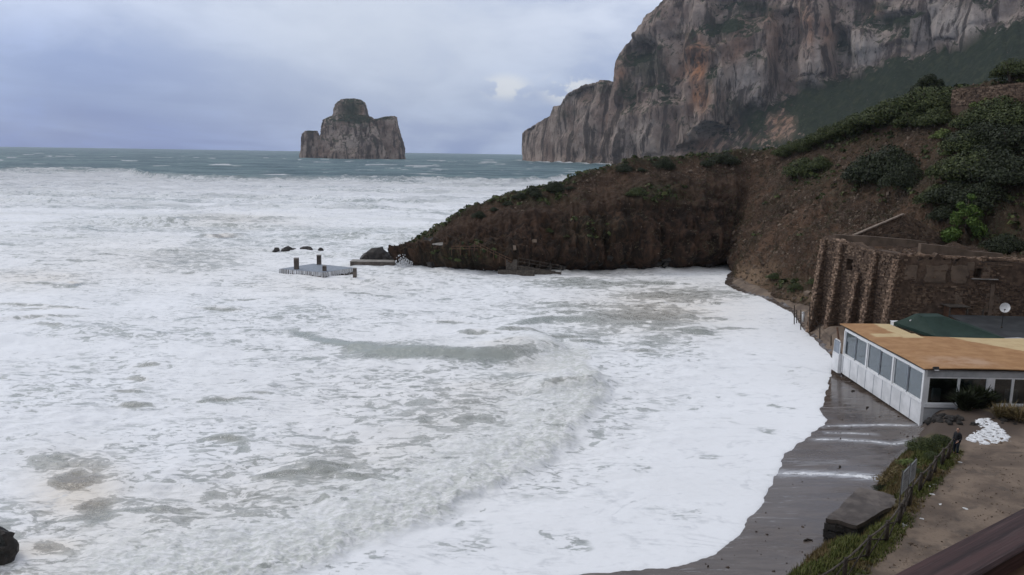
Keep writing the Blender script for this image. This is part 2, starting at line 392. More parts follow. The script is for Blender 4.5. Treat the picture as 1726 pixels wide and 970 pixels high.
def rocky(t, b, S, green=True):
    """limestone: S = size of one unit of relief in metres; fx: R orange, G scrub, B pale"""
    P = t.pos(); A = t.attr('fx')
    st = t.noise(t.scale(P, (1 / S, 1 / S, 0.16 / S)), 1.0, 8, 0.66, 0.3)
    n = t.noise(P, 0.35 / S, 6, 0.6, 0.3); g = t.noise(t.scale(P, (1, 1, 0.6)), 2.2 / S, 7, 0.72, 0.3)
    c = t.mix(t.ss(n, 0.36, 0.62), (.215, .152, .122), (.44, .345, .285))
    c = t.mix(A[2], c, (.56, .50, .45))
    c = t.mix(t.math('MULTIPLY', A[0], t.ss(st, 0.3, 0.6, 0.45, 1.0)), c, (.46, .20, .085))
    c = t.mix(t.ss(st, 0.42, 0.52, 0.85, 0.0), c, (.055, .042, .036))
    c = t.mix(t.ss(g, 0.55, 0.64, 0.0, 0.75), c, (.040, .036, .030))
    nz = t.sep(t.geo().outputs['Normal'])[2]
    sc = t.math('ADD', A[1], t.math('MULTIPLY', t.ss(nz, 0.30, 0.6), t.math('SUBTRACT', 0.8, t.math('MULTIPLY', A[0], 1.2), clamp=True)))
    sc = t.math('MULTIPLY', t.math('MINIMUM', sc, 1.0), t.ss(t.math('ADD', g, t.math('MULTIPLY', A[1], 0.22)), 0.48, 0.56))
    c = t.mix(sc, c, t.mix(t.ss(g, 0.45, 0.7), (.022, .034, .016), (.058, .068, .034)))
    t.put(b.inputs['Base Color'], c); b.inputs['Roughness'].default_value = 0.92; b.inputs['Specular IOR Level'].default_value = 0.15
    h = t.math('ADD', t.math('MULTIPLY', st, 1.0), t.math('MULTIPLY', g, 0.45))
    t.put(b.inputs['Normal'], t.bump(h, 1.0, 0.8 * S))
@material('cliff_rock')
def _(t, b): rocky(t, b, 22.0)
@material('stack_rock')
def _(t, b): rocky(t, b, 14.0)
simple('dark_rock', (.022, .020, .018), (.055, .048, .042), 0.6, 1.6, 0.9, 0.15)
simple('ruin_stone', (.060, .040, .028), (.125, .085, .060), 0.9, 1.4, 0.8, 0.05, coord='pos')
simple('ruin_plaster', (.105, .078, .058), (.17, .125, .092), 0.9, 0.9, 0.5, 0.03, coord='pos')
def cobble(name, k):
    @material(name)
    def _(t, b):
        g = t.geo(); r = g.outputs['Random Per Island']; n = t.noise(g.outputs['Position'], 5, 5, 0.65); q = t.noise(g.outputs['Position'], .5, 3, .6)
        c = t.ramp(t.math('ADD', t.math('MULTIPLY', r, .75), t.math('MULTIPLY', t.math('SUBTRACT', q, .4), .9)), [(0, (.050 * k, .033 * k, .024 * k)), (.35, (.10 * k, .066 * k, .045 * k)), (.7, (.16 * k, .108 * k, .074 * k)), (1, (.26 * k, .19 * k, .135 * k))])
        t.put(b.inputs['Base Color'], t.mix(t.ss(n, .35, .65, 0.0, .5), c, (.035 * k, .026 * k, .02 * k))); b.inputs['Roughness'].default_value = .92
        t.put(b.inputs['Normal'], t.bump(n, .6, .04))
cobble('ruin_cobble', 1.15)
cobble('ruin_cobble_lit', 1.85)  # brighter copy of the cobble: light on buttress fronts and wall heads as colour
simple('ruin_coping', (.16, .125, .098), (.25, .20, .16), 0.9, 2.0, 0.5, 0.03)
simple('concrete', (.20, .185, .165), (.32, .30, .275), 0.8, 1.2, 0.4, 0.02)
simple('wet_concrete', (.058, .046, .038), (.135, .112, .094), 0.5, 1.0, 0.5, 0.03)
simple('white_paint', (.62, .63, .635), (.78, .785, .79), 0.5, 0.7, 0.06, 0.01)
simple('white_frame', (.72, .73, .73), (.82, .825, .825), 0.4, 2, 0.0)
simple('grey_board', (.33, .34, .35), (.44, .45, .46), 0.6, 1.0, 0.1, 0.01)
simple('seam_grey', (.20, .23, .27), (.27, .30, .34), 0.6, 2, 0.0)
simple('black_metal', (.012, .012, .012), (.03, .03, .03), 0.45, 4, 0.0)
simple('dark_wood', (.020, .015, .011), (.050, .038, .028), 0.75, 4, 0.5, 0.02)
simple('grey_wood', (.050, .042, .034), (.11, .092, .075), 0.8, 4, 0.5, 0.02)
simple('brown_wood', (.085, .045, .028), (.15, .085, .052), 0.75, 3, 0.4, 0.02)
simple('tent_green', (.012, .030, .022), (.020, .044, .033), 0.7, 0.8, 0.15, 0.03)
simple('dark_roof', (.024, .026, .028), (.045, .048, .050), 0.6, 0.8, 0.3, 0.02)
simple('dish_white', (.55, .55, .54), (.68, .68, .67), 0.4, 3, 0.0)
simple('ochre_wall', (.26, .13, .055), (.36, .20, .09), 0.85, 1.5, 0.3, 0.01)
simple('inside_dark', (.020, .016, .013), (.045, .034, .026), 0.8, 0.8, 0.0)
simple('curtain', (.42, .44, .43), (.55, .56, .54), 0.9, 2, 0.3, 0.03)
simple('sign_panel', (.22, .24, .25), (.30, .32, .33), 0.5, 4, 0.0)
simple('sign_print', (.08, .09, .10), (.12, .13, .14), 0.6, 4, 0.0)
simple('foam_lump', (.62, .63, .64), (.82, .83, .84), 0.9, 2.5, 0.8, 0.06, spec=0.1)
simple('litter', (.55, .55, .53), (.72, .72, .7), 0.7, 5, 0.2)
simple('seaweed', (.010, .012, .010), (.030, .032, .028), 0.35, 3, 0.4, 0.02, spec=0.5)
simple('skin', (.36, .21, .15), (.42, .25, .18), 0.6, 8, 0.0)
simple('jacket', (.012, .012, .014), (.022, .022, .025), 0.8, 6, 0.4, 0.02)
simple('jeans', (.014, .020, .030), (.024, .032, .046), 0.85, 8, 0.3, 0.01)
simple('hair', (.012, .009, .007), (.025, .018, .013), 0.6, 20, 0.3, 0.01)
simple('bark', (.040, .030, .022), (.085, .065, .048), 0.9, 3, 0.8, 0.05)
@material('roof_tan')
def _(t, b):
    P = t.obj(); x, y, z = t.sep(P)
    w = t.noise(P, 0.55, 4, 0.6, 0.4); n = t.noise(t.scale(P, (0.8, 1.0, 1)), 0.9, 6, 0.66); f = t.noise(P, 9, 5, 0.7)
    ww = t.math('MULTIPLY', t.math('SUBTRACT', w, .5), 1.3)
    c = t.mix(t.ss(n, 0.36, 0.66), (.33, .172, .072), (.43, .245, .112))
    c = t.mix(t.ss(f, .5, .75, 0, .35), c, (.26, .135, .062))
    # sheets laid with a different, paler felt: a strip along the notch, a bent strip near the sea end, two at the far end
    def band(v, lo, hi, e=.12): return t.math('MULTIPLY', t.ss(v, lo - e, lo + e), t.ss(v, hi - e, hi + e, 1.0, 0.0))
    xw = t.math('ADD', x, ww); yw = t.math('ADD', y, t.math('MULTIPLY', ww, .6))
    p1 = t.math('MULTIPLY', band(xw, 3.0, 4.8), t.ss(y, 9.4, 9.8))
    p2 = t.math('MULTIPLY', band(yw, 9.9, 11.2), t.math('MULTIPLY', t.ss(x, .5, .9), t.ss(x, 3.0, 3.4, 1, 0)))
    p3 = t.math('MULTIPLY', t.ss(t.math('ADD', y, t.math('MULTIPLY', t.math('SUBTRACT', xw, 8.0), 1.15)), 9.3, 9.6), t.ss(xw, 6.9, 7.3))
    p = t.math('MAXIMUM', p1, t.math('MAXIMUM', p2, p3))
    c = t.mix(t.math('MULTIPLY', p, t.ss(n, .25, .6, .6, 1)), c, (.58, .45, .25))
    pale = t.math('MULTIPLY', band(yw, .5, 3.0, .9), band(x, 1.2, 6.0, 1.0))
    c = t.mix(t.math('MULTIPLY', pale, t.ss(n, .35, .6, 0, .6)), c, (.46, .32, .23))
    t.put(b.inputs['Base Color'], c); b.inputs['Roughness'].default_value = .7
    t.put(b.inputs['Normal'], t.bump(t.math('ADD', w, t.math('MULTIPLY', f, .1)), .25, .12))
@material('window_glass')
def _(t, b):
    out = t.n['Material Output']; tr = t.new('ShaderNodeBsdfTransparent'); gl = t.new('ShaderNodeBsdfGlossy'); lw = t.new('ShaderNodeFresnel')
    tr.inputs[0].default_value = (.55, .60, .60, 1); gl.inputs['Roughness'].default_value = .04; gl.inputs[0].default_value = (.85, .9, .95, 1); lw.inputs[0].default_value = 1.6
    mx = t.new('ShaderNodeMixShader'); t.put(mx.inputs[0], t.math('MINIMUM', t.math('ADD', lw.outputs[0], .08), .8)); t.l.new(tr.outputs[0], mx.inputs[1]); t.l.new(gl.outputs[0], mx.inputs[2])
    t.l.new(mx.outputs[0], out.inputs['Surface'])
@material('rail_wood')
def _(t, b):
    P = t.obj(); n = t.noise(t.scale(P, (0.5, 14, 14)), 2.2, 6, 0.6, 0.35); m = t.noise(t.scale(P, (0.9, 30, 30)), 3.0, 5, 0.7)
    c = t.mix(t.ss(n, .36, .62), (.020, .009, .008), (.062, .030, .027)); c = t.mix(t.ss(m, .52, .64, 0, .6), c, (.085, .05, .045))
    t.put(b.inputs['Base Color'], c); b.inputs['Roughness'].default_value = .6
    t.put(b.inputs['Normal'], t.bump(t.math('ADD', n, t.math('MULTIPLY', m, .3)), .6, .006))
def foliage(name, cols, rough=.6):
    @material(name)
    def _(t, b):
        g = t.geo(); r = g.outputs['Random Per Island']; n = t.noise(g.outputs['Position'], .55, 4, .6)
        c = t.ramp(t.math('ADD', t.math('MULTIPLY', r, .55), t.math('MULTIPLY', n, .5)), [(i / (len(cols) - 1) * .8 + .1, q) for i, q in enumerate(cols)])
        t.put(b.inputs['Base Color'], c); b.inputs['Roughness'].default_value = rough; b.inputs['Specular IOR Level'].default_value = .25
foliage('maquis', [(.012, .018, .005), (.028, .040, .010), (.058, .074, .020), (.105, .115, .038)])
foliage('maquis_dark', [(.008, .012, .005), (.019, .026, .009), (.040, .050, .018)])
foliage('spurge', [(.045, .070, .015), (.095, .130, .030), (.16, .19, .055)])
foliage('bright_tree', [(.022, .045, .008), (.050, .095, .015), (.095, .155, .028), (.15, .21, .05)])
foliage('grass_green', [(.028, .042, .008), (.068, .088, .016), (.12, .13, .035), (.17, .15, .055)])
foliage('hill_grass', [(.030, .026, .014), (.065, .052, .030), (.11, .088, .052), (.055, .060, .024)])
foliage('grass_dry', [(.060, .042, .018), (.12, .085, .035), (.18, .135, .06), (.10, .10, .035)])
foliage('rubble', [(.040, .029, .021), (.09, .065, .046), (.16, .12, .088), (.22, .17, .13)], .9)
foliage('debris_brown', [(.020, .014, .011), (.05, .034, .025), (.10, .07, .05)], .85)
# ------------------------------------------------------------------ shore, beach, path
SHORE = [(-46, 22), (-30, 26), (-18, 29.5), (-8, 32.2)] + [tuple(gz(px, py, .3)[:2]) for px, py in (
    (850, 990), (960, 970), (1080, 963), (1150, 955), (1210, 935), (1243, 900), (1268, 864), (1290, 842), (1300, 816), (1319, 790), (1319, 764),
    (1352, 745), (1394, 712), (1385, 690), (1396, 650), (1402, 625), (1412, 604), (1392, 582), (1362, 560), (1335, 527), (1282, 500), (1242, 490), (1221, 478), (1228, 462), (1246, 450))]
LANDPOLY = SHORE + [(60, 175), (200, 170), (200, -60), (-60, -60)]
BANK = [(-40, 16), (-10, 22), (4, 27)] + [tuple(gz(*q)[:2]) for q in ((1325, 972, 1), (1360, 930, 1), (1390, 914, 1), (1424, 895, 2), (1446, 876, 2), (1466, 862, 2), (1478, 842, 2), (1478, 808, 1), (1512, 765, 1), (1541, 738, 1))] + \
       [(31.0, 57.6), (31.6, 58.3), (31.6, 73.0), (33.2, 78), (34.9, 88), (35.6, 94.5)] + [tuple(gz(*q)[:2]) for q in ((1332, 512, 1), (1300, 500, .8), (1255, 490, .6), (1232, 476, .5), (1240, 458, .4))] + [(46, 152)]
BANKPOLY = BANK + [(200, 152), (200, -60), (-60, -60)]
FENCE = [gz(x, y, 2.95) for x, y in ((1608, 752), (1598, 768), (1588, 777), (1576, 790), (1567, 804), (1551, 818), (1533, 842), (1516, 871), (1495, 900), (1463, 926), (1424, 964), (1378, 997))]
FENCE += [FENCE[-1] + (FENCE[-1] - FENCE[-2]) * 1.0]
FLINE = [(29.2, 50.5)] + [tuple(p[:2]) for p in FENCE] + [(5, 22), (-10, 16)]
def shore_dist(x, y):
    d, _, _ = polydist(x, y, SHORE); ins = inpoly(x, y, LANDPOLY)
    w = .22 * perlin(x * .9, y * .9) + .28 * perlin(x * .33 + 5, y * .33) + .08 * perlin(x * 2.6, y * 2.6)
    return np.where(ins, -d, d) + w * np.exp(-(d / 3.0) ** 2)
def bank_dist(x, y):
    d, _, _ = polydist(x, y, BANK); ins = inpoly(x, y, BANKPOLY); return np.where(ins, d, -d)
def beach_z(x, y, S):
    return .30 - .05 * S + .012 * perlin(x * .5, y * 1.2)
def ground_z(x, y):
    x = np.asarray(x, float); y = np.asarray(y, float)
    S = shore_dist(x, y); B = bank_dist(x, y)
    z = np.clip(beach_z(x, y, S), -3, 1.15)
    soft = 1.7 + .5 * perlin(x * .4, y * .4)
    step = sst(-.15, soft, B + .25 * perlin(x * .8, y * .8)) 
    bldg = sst(56, 60, y)                                    # by the building the ground stays lower
    top = 2.85 - .9 * bldg * (1 - sst(74, 90, y)) - 1.2 * sst(85, 96, y)
    z = z + step * np.maximum(top - 1.0, .15) 
    z = z + step * (.06 * perlin(x * .35, y * .35) + .02 * perlin(x * 1.5, y * 1.5))
    z = z + 1.2 * sst(33, 60, x) * step * (1 - bldg)
    z = z + np.where(y < 26, -2.5 * sst(26, 12, y), 0) * 0
    return z
def gpt(x, y): return Vector((x, y, gfast(x, y)))
def gridlook(A, x, y):
    fx = min(max((x - xs[0]) / .36, 0), len(xs) - 2.001); fy = min(max((y - ys[0]) / .36, 0), len(ys) - 2.001); i, j = int(fx), int(fy); u, v = fx - i, fy - j
    return float((A[j, i] * (1 - u) + A[j, i + 1] * u) * (1 - v) + (A[j + 1, i] * (1 - u) + A[j + 1, i + 1] * u) * v)
def gfast(x, y): return gridlook(GZ, x, y)
def gzp(px, py, z0=2.9, it=6):
    """point of the ground surface seen at a pixel"""
    z = z0
    for _ in range(it):
        q = gz(px, py, z); z = gfast(q[0], q[1])
    return Vector((q[0], q[1], z))
xs = np.arange(-62, 92, .36); ys = np.arange(4, 160, .36)
GX, GY = np.meshgrid(xs, ys); V = np.stack([GX.ravel(), GY.ravel(), ground_z(GX.ravel(), GY.ravel())], 1)
S = shore_dist(V[:, 0], V[:, 1]); B = bank_dist(V[:, 0], V[:, 1]); Fq = grid_faces(len(ys), len(xs)); GZ = V[:, 2].reshape(GX.shape); GB = B.reshape(GX.shape)
fd, fs, _ = polydist(V[:, 0], V[:, 1], FLINE)
fsd = fd * fs                                      # + on the path side
wet = np.clip(.2 + .16 * np.abs(S), 0, 1)
dry = sst(110, 122, V[:, 1]) * sst(.5, 3, -S)
film = np.zeros(S.shape)
for pts_, w_, k_ in ((((1316, 789), (1370, 791), (1420, 795), (1482, 803)), .55, 1.0), (((1388, 711), (1430, 711), (1480, 712), (1548, 716)), .35, .6), (((1372, 733), (1420, 735), (1470, 740), (1505, 746), (1530, 743)), .4, .7), (((1330, 770), (1380, 772), (1420, 774)), .35, .35), (((1392, 722), (1475, 728)), .3, .5)):
    d_, _, _ = polydist(V[:, 0], V[:, 1], [gz(a, b, .7)[:2] for a, b in pts_]); film = np.maximum(film, k_ * np.exp(-(d_ / w_) ** 2))
bcol = np.stack([dry * .9, np.clip(1 - (-S) / 3.5, 0, 1) + .25, film], 1)
fb = B[Fq].mean(1); fS = S[Fq].mean(1)
sel = (fb < .35) & (fS < 14)
v, f, c = compact(V, Fq[sel], bcol); me = mesh_np('beach', v, f); vcol(me, 'fx', c)
link('beach', me, 'wet_sand', kind='structure')
verge = sst(.7, -.1, fsd + .5 * fbm(V[:, 0] * .6, V[:, 1] * .6)) * sst(62, 52, V[:, 1])
rub = sst(4.0, 2.0, np.hypot(V[:, 0] - 32, V[:, 1] - 54.5) - 1.5)
v, f, c = compact(V, Fq[(fb >= .35)], np.stack([verge, rub, S * 0], 1)); me = mesh_np('path', v, f); vcol(me, 'fx', c)
link('path', me, 'path_dirt', kind='structure')

# ------------------------------------------------------------------ near headland and hillside: a loft from base line to ridge
def W(x, y, z): return np.array([x, y, z], float)
NC = [  # base, ridge, steepness (bigger = steeper foot), back drop
    (gz(668, 447, 0), aty(676, 430, 148), 1.2), (gz(700, 452, 0), aty(703, 418, 149), 1.3), (gz(735, 455, 0), aty(733, 402, 150), 1.4), (gz(765, 457, 0), aty(762, 380, 151), 1.5),
    (gz(800, 458, 0), aty(800, 362, 152), 1.7), (gz(850, 461, 0), aty(843, 346, 153), 1.9), (gz(905, 460, 0), aty(905, 325, 155), 2.0), (gz(960, 458, 0), aty(965, 316, 156), 2.0),
    (gz(1005, 457, 0), aty(1005, 300, 157), 2.0), (gz(1045, 457, 0), aty(1045, 284, 159), 2.0), (gz(1110, 456, 0), aty(1120, 277, 162), 2.0), (gz(1170, 454, 0), aty(1200, 270, 165), 1.9),
    (gz(1215, 449, 0), aty(1245, 266, 166), 1.7), (gz(1238, 447, 0), aty(1300, 257, 165), 1.4), (W(37.0, 130, .2), aty(1345, 243, 160), 1.15), (W(38.0, 119, .6), aty(1400, 222, 154), 1.0),
    (W(40, 108, 1.2), aty(1450, 200, 148), .95), (W(42.5, 99, 1.6), aty(1505, 186, 142), .95), (W(45.5, 91, 2.5), aty(1560, 166, 136), .95), (W(50, 85, 4.0), aty(1615, 150, 130), .95),
    (W(55, 81, 5.0), aty(1670, 142, 124), .95), (W(60, 75, 4.4), aty(1740, 132, 118), 1.0), (W(64, 66, 3.8), W(98, 96, 38), 1.0), (W(60, 52, 3.6), W(108, 62, 42), 1.0),
    (W(48, 32, 3.3), W(100, 12, 44), 1.0), (W(28, 14, 2.5), W(60, -40, 46), 1.0), (W(4, 15, .8), W(0, -60, 48), 1.0), (W(-40, 8, -.5), W(-55, -55, 46), 1.0), (W(-110, -6, -.5), W(-130, -70, 40), 1.0)]
def loft(ctrl, u, tt, smooth_k, back_len, back_drop):
    k = np.arange(len(ctrl)); Bs = np.stack([c[0] for c in ctrl]); Rs = np.stack([c[1] for c in ctrl]); St = np.array([c[2] for c in ctrl])
    ip = lambda A: np.stack([np.interp(u, k, A[:, i]) for i in range(A.shape[1])], 1)
    Bu, Ru = smooth1(ip(Bs), smooth_k), smooth1(ip(Rs), smooth_k); st = np.interp(u, k, St)
    t = np.clip(tt, 0, 1)[:, None]; hz = t ** st[None, :]
    X = Bu[None, :, 0] + (Ru - Bu)[None, :, 0] * hz; Y = Bu[None, :, 1] + (Ru - Bu)[None, :, 1] * hz
    rnd = t - .10 * np.sin(np.pi * t) * 0
    Z = Bu[None, :, 2] + (Ru - Bu)[None, :, 2] * rnd
    bk = np.clip(tt - 1, 0, None)[:, None]; d = (Ru - Bu)[:, :2]; d = d / np.linalg.norm(d, axis=1)[:, None]
    X = X + d[None, :, 0] * bk * back_len; Y = Y + d[None, :, 1] * bk * back_len; Z = Z - bk ** 1.3 * np.minimum(back_drop, Ru[None, :, 2] + 3)
    b0 = np.clip(-tt, 0, None)[:, None]; Z = Z - b0 * 25; X = X - d[None, :, 0] * b0 * 3; Y = Y - d[None, :, 1] * b0 * 3
    return X, Y, Z
def normals_grid(P):
    du = np.gradient(P, axis=1); dv = np.gradient(P, axis=0); n = np.cross(du, dv); return n / (np.linalg.norm(n, axis=2)[..., None] + 1e-9)
u = np.concatenate([np.linspace(0, 22, 760), np.linspace(22, 28, 90)[1:]]); tt = np.concatenate([np.linspace(-.12, 1, 190), np.linspace(1, 2.0, 40)[1:]])
X, Y, Z = loft(NC, u, tt, 14, 40, 40); P = np.stack([X, Y, Z], -1); N = normals_grid(P)
if N[60, 200, 1] > 0: N = -N
x, y, z = X.ravel(), Y.ravel(), Z.ravel()
cl = sst(13.6, 11.5, np.broadcast_to(u[None, :], X.shape)).ravel()      # 1 on the cliffed headland
tg = np.broadcast_to(tt[:, None], X.shape).ravel()
env = np.clip(1.25 - tg, .35, 1) * np.clip(tg * 6 + .35, .2, 1)
dsp = (2.2 * fbm(x * .09, y * .09, z * .05, 4) + (.55 + .55 * cl) * ridged(x * .2, y * .2, z * .10, 4) * (0.4 + .6 * cl) + .45 * fbm(x * .55, y * .55, z * .55, 3) + .42 * ridged(x * .65, y * .65, z * .4, 3) + .17 * ridged(x * 1.9, y * 1.9, z * 1.6, 2) + cl * (1.5 * (ridged(np.broadcast_to(u[None, :], X.shape).ravel() * 1.15, tg * .45 + 3, None, 3) - .8) * sst(1.05, .7, tg) + .7 * (ridged(np.broadcast_to(u[None, :], X.shape).ravel() * 3.1 + 7, tg * .9, None, 2) - .7) + 1.0 * ridged(x * .13, y * .13, z * .05 + 7, 3) + .55 * sst(-.1, .3, perlin(z * .55 + .8 * perlin(x * .1, y * .1), x * .06, y * .06)) + .5 * fbm(x * .3, y * .3, z * .5, 3))) * env
inset = 1.6 * sst(.2, .03, tg) * cl                                    # wave-cut notch
near = sst(22.2, 23.5, np.broadcast_to(u[None, :], X.shape)).ravel()
gul = ridged(np.broadcast_to(u[None, :], X.shape).ravel() * 2.2, tg * .7, None, 3) * (1 - cl) * .5 * env
P = P + N * ((dsp + gul - inset) * (1 - .5 * near)).reshape(X.shape)[..., None]
P[..., 2] += ((.55 * fbm(x * .4 + 9, y * .4, None, 4) + .35 * ridged(x * .9, y * .9, None, 2) * cl) * sst(.85, 1, tg)).reshape(X.shape)
pix, piy = proj(P[..., 0].ravel(), P[..., 1].ravel(), P[..., 2].ravel())
def blobs(lst):
    o = np.zeros(pix.shape)
    for (bx, by, rx, ry, w) in lst: o = np.maximum(o, w * np.exp(-((pix - bx) / rx) ** 2 - ((piy - by) / ry) ** 2))
    return o
zz_ = P[..., 2].ravel()
darkr = np.clip(cl * sst(.85, .35, tg) * .9 + cl * .25 + sst(2.5, .5, zz_) * cl, 0, 1)  # lower headland face: wet dark rock, with its shade painted in as well
sand = blobs([(1262, 470, 34, 22, 1.1), (1235, 478, 25, 16, 1.0), (1350, 500, 26, 9, .8), (1300, 450, 18, 12, .4), (1330, 480, 20, 8, .4)])
scrub = np.clip(blobs([(1110, 325, 45, 16, .9), (900, 335, 70, 10, .8), (1000, 385, 60, 25, .35), (1400, 230, 90, 22, .8), (1640, 300, 90, 90, .75), (1500, 290, 60, 40, .7), (1370, 290, 45, 28, .7),
                        (1330, 478, 30, 10, .8), (780, 430, 70, 22, .55), (1560, 180, 60, 40, .9), (1690, 400, 50, 40, .8)]) + .8 * sst(.9, 1.02, tg) + .25 * sst(.1, .45, fbm(x * .11, y * .11, z * .11, 3)) * (1 - cl), 0, 1)
me = mesh_np('headland', P.reshape(-1, 3), grid_faces(len(tt), len(u)).astype(np.int32)); vcol(me, 'fx', np.stack([scrub, np.clip(sand, 0, 1), darkr], 1))
link('headland', me, 'hill_earth', kind='structure')
HV = P.reshape(-1, 3); HF = grid_faces(len(tt), len(u))
BVH = BVHTree.FromPolygons(HV.tolist(), HF.tolist())
def hit(px, py, fallback=120):
    d = Vector(ray(px, py)).normalized(); r = BVH.ray_cast(Vector(CAMP), d, 600)
    return (r[0], r[1]) if r[0] is not None else (Vector(aty(px, py, fallback)), Vector((0, 0, 1)))

# ------------------------------------------------------------------ far limestone mountain: sea -> foot of the crags -> top
FC = [((878, 2050), (878, 266, 2053), (880, 226, 2056)), ((886, 1980), (886, 264, 1986), (890, 217, 1992)), ((900, 1900), (900, 262, 1910), (908, 207, 1925)), ((920, 1830), (920, 262, 1842), (928, 197, 1865)),
      ((934, 1780), (934, 262, 1790), (932, 182, 1815)), ((945, 1750), (945, 262, 1765), (943, 180, 1790)), ((962, 1700), (962, 264, 1712), (953, 160, 1745)), ((985, 1650), (985, 264, 1665), (982, 144, 1700)), ((1008, 1600), (1008, 264, 1615), (1010, 138, 1660)),
      ((1030, 1550), (1030, 264, 1565), (1036, 139, 1615)), ((1045, 1520), (1045, 264, 1535), (1041, 92, 1600)), ((1065, 1490), (1065, 264, 1505), (1064, 70, 1580)), ((1095, 1450), (1092, 262, 1465), (1088, 36, 1560)),
      ((1140, 1400), (1130, 256, 1430), (1112, 6, 1545)), ((1200, 1350), (1180, 236, 1420), (1150, -45, 1530)), ((1260, 1290), (1235, 206, 1395), (1200, -70, 1510)), ((1320, 1220), (1300, 168, 1370), (1265, -90, 1480)),
      ((1380, 1150), (1367, 138, 1345), (1340, -110, 1440)), ((1450, 1060), (1454, 117, 1300), (1420, -120, 1400)), ((1553, 960), (1553, 90, 1225), (1520, -130, 1330)), ((1661, 860), (1661, 46, 1130), (1630, -150, 1250)),
      ((1740, 780), (1740, 20, 1070), (1715, -170, 1190)), ((1900, 650), (1900, -40, 950), (1890, -230, 1080)), ((2200, 500), (2250, -120, 800), (2260, -330, 950))]
def xy_at(px, Y): q = aty(px, 300, Y); return W(q[0], q[1], -2)
k = np.arange(len(FC)); fu = np.concatenate([np.linspace(0, 21.3, 820), np.linspace(21.3, 23, 30)[1:]])
C0 = np.stack([xy_at(*c[0]) for c in FC]); C1 = np.stack([aty(*c[1]) for c in FC]); C2 = np.stack([aty(*c[2]) for c in FC])
ip = lambda A: smooth1(np.stack([np.interp(fu, k, A[:, i]) for i in range(3)], 1), 3)
C0, C1, C2 = ip(C0), ip(C1), ip(C2)
foot_j = (18 * perlin(fu * 1.7, fu * 0 + 3) + 10 * perlin(fu * 5.1, fu * 0 + 8)) * sst(12, 15, fu); C1[:, 2] += foot_j
ts = np.linspace(0, 1, 75); tc = np.linspace(0, 1, 230)[1:]; tb = np.linspace(0, 1, 14)[1:]
out = np.tile(np.array([[.62, .78, 0.]]), (len(fu), 1)) * 1.0; out /= np.linalg.norm(out, axis=1)[:, None]
scr = C0[None] + (C1 - C0)[None] * np.stack([ts, ts, ts ** 1.15], 1)[:, None, :]
pc = np.stack([tc ** 1.3, tc ** 1.3, tc], 1)
clf = C1[None] + (C2 - C1)[None] * pc[:, None, :]
bk = C2[None] + out[None] * (tb * 300)[:, None, None] + np.array([0, 0, 1.0]) * (-40 * tb ** 1.5)[:, None, None] * (1 + 0 * out[None, :, :1])
P = np.concatenate([scr, clf, bk]); N = normals_grid(smooth1(P.reshape(len(P), -1), 5).reshape(P.shape)); N[..., 2] *= .25
if N[150, 400, 1] > 0: N = -N
x, y, z = (P[..., i] for i in range(3)); nr = P.shape[0]
isc = np.concatenate([sst(1.0, .9, ts), 0 * tc, 0 * tb]); clf_m = np.broadcast_to((1 - isc)[:, None], x.shape)
ug = np.broadcast_to(fu[None, :], x.shape); leftm = sst(14, 11.5, ug); clf_m = np.maximum(clf_m, leftm)
endt = np.broadcast_to(np.concatenate([0 * ts, sst(.88, 1, tc), 0 * tb + 1])[:, None], x.shape)
cy = x * .7 - y * .7
butt = 16 * fbm(x / 95, y / 95, z / 420, 3) + 17 * (ridged(x / 105 + 3, y / 105, z / 700, 2) - .85) + 10 * (ridged(x / 46, y / 46, z / 300, 4) - 1.0) + 4.6 * (ridged(x / 17, y / 17, z / 75, 4) - 1.0) + 2.2 * fbm(x / 8, y / 8, z / 12, 3)
terr = 10 * sst(-.1, .5, perlin(z / 42 + .8 * perlin(x / 80, y / 80), x / 130, y / 130)) 
qx_, qy_ = proj(x.ravel(), y.ravel(), z.ravel()); qx_ = qx_.reshape(x.shape) + 5 * perlin(x / 30, z / 40); qy_ = qy_.reshape(x.shape) + 6 * perlin(x / 25, z / 30 + 5)
def tower(xl, xr, yt, yb, amp, slant=0.0, e=7.0):
    xx = qx_ + slant * (qy_ - yb); return amp * sst(xl - e, xl + e, xx) * sst(xr + e, xr - e, xx) * sst(yt - 9, yt + 9, qy_) * sst(yb + 40, yb, qy_)
big = (tower(1142, 1212, 82, 270, 34, .12) + tower(1205, 1292, 34, 200, 30, .10) + tower(1350, 1398, -40, 150, 26) + tower(1436, 1500, 46, 125, 22) + tower(1500, 1565, 30, 105, 16) + tower(1575, 1665, -10, 85, 18) + tower(1068, 1112, 150, 290, 22, .05) + tower(1030, 1062, 95, 290, 14, .12)
       + tower(1110, 1150, 170, 290, 18, .05) + tower(960, 1000, 170, 290, 14, .1) + tower(1180, 1225, 190, 270, 14) - tower(1058, 1108, 70, 160, 26) - tower(1212, 1226, 60, 200, 22) - tower(1302, 1344, 20, 150, 26) - tower(1402, 1432, 45, 115, 26) - tower(1470, 1545, 22, 44, 16) - tower(1200, 1290, -5, 28, 18) - tower(1120, 1150, 60, 150, 16))
butt = butt * .75 + big
d = (butt - terr) * clf_m * (1 - .2 * endt) + (1 - clf_m) * (3.5 * fbm(x / 60, y / 60, z / 60, 5) + 1.5 * ridged(x / 24, y / 24, z / 40, 3))
small = sst(0, 60, np.broadcast_to(C2[:, 2][None] - C0[:, 2][None], x.shape)) * (.35 + .65 * sst(2, 12, ug))
P = P + N * (d * small)[..., None]
P[..., 2] += (6 * fbm(x / 34, y / 34, None, 4) + 3.5 * ridged(x / 16, y / 16, None, 2)) * endt * small
pix, piy = proj(P[..., 0].ravel(), P[..., 1].ravel(), P[..., 2].ravel())
wob = 14 * fbm(x.ravel() / 40, y.ravel() / 40, z.ravel() / 60, 4); pix = pix + wob; piy = piy + .6 * wob
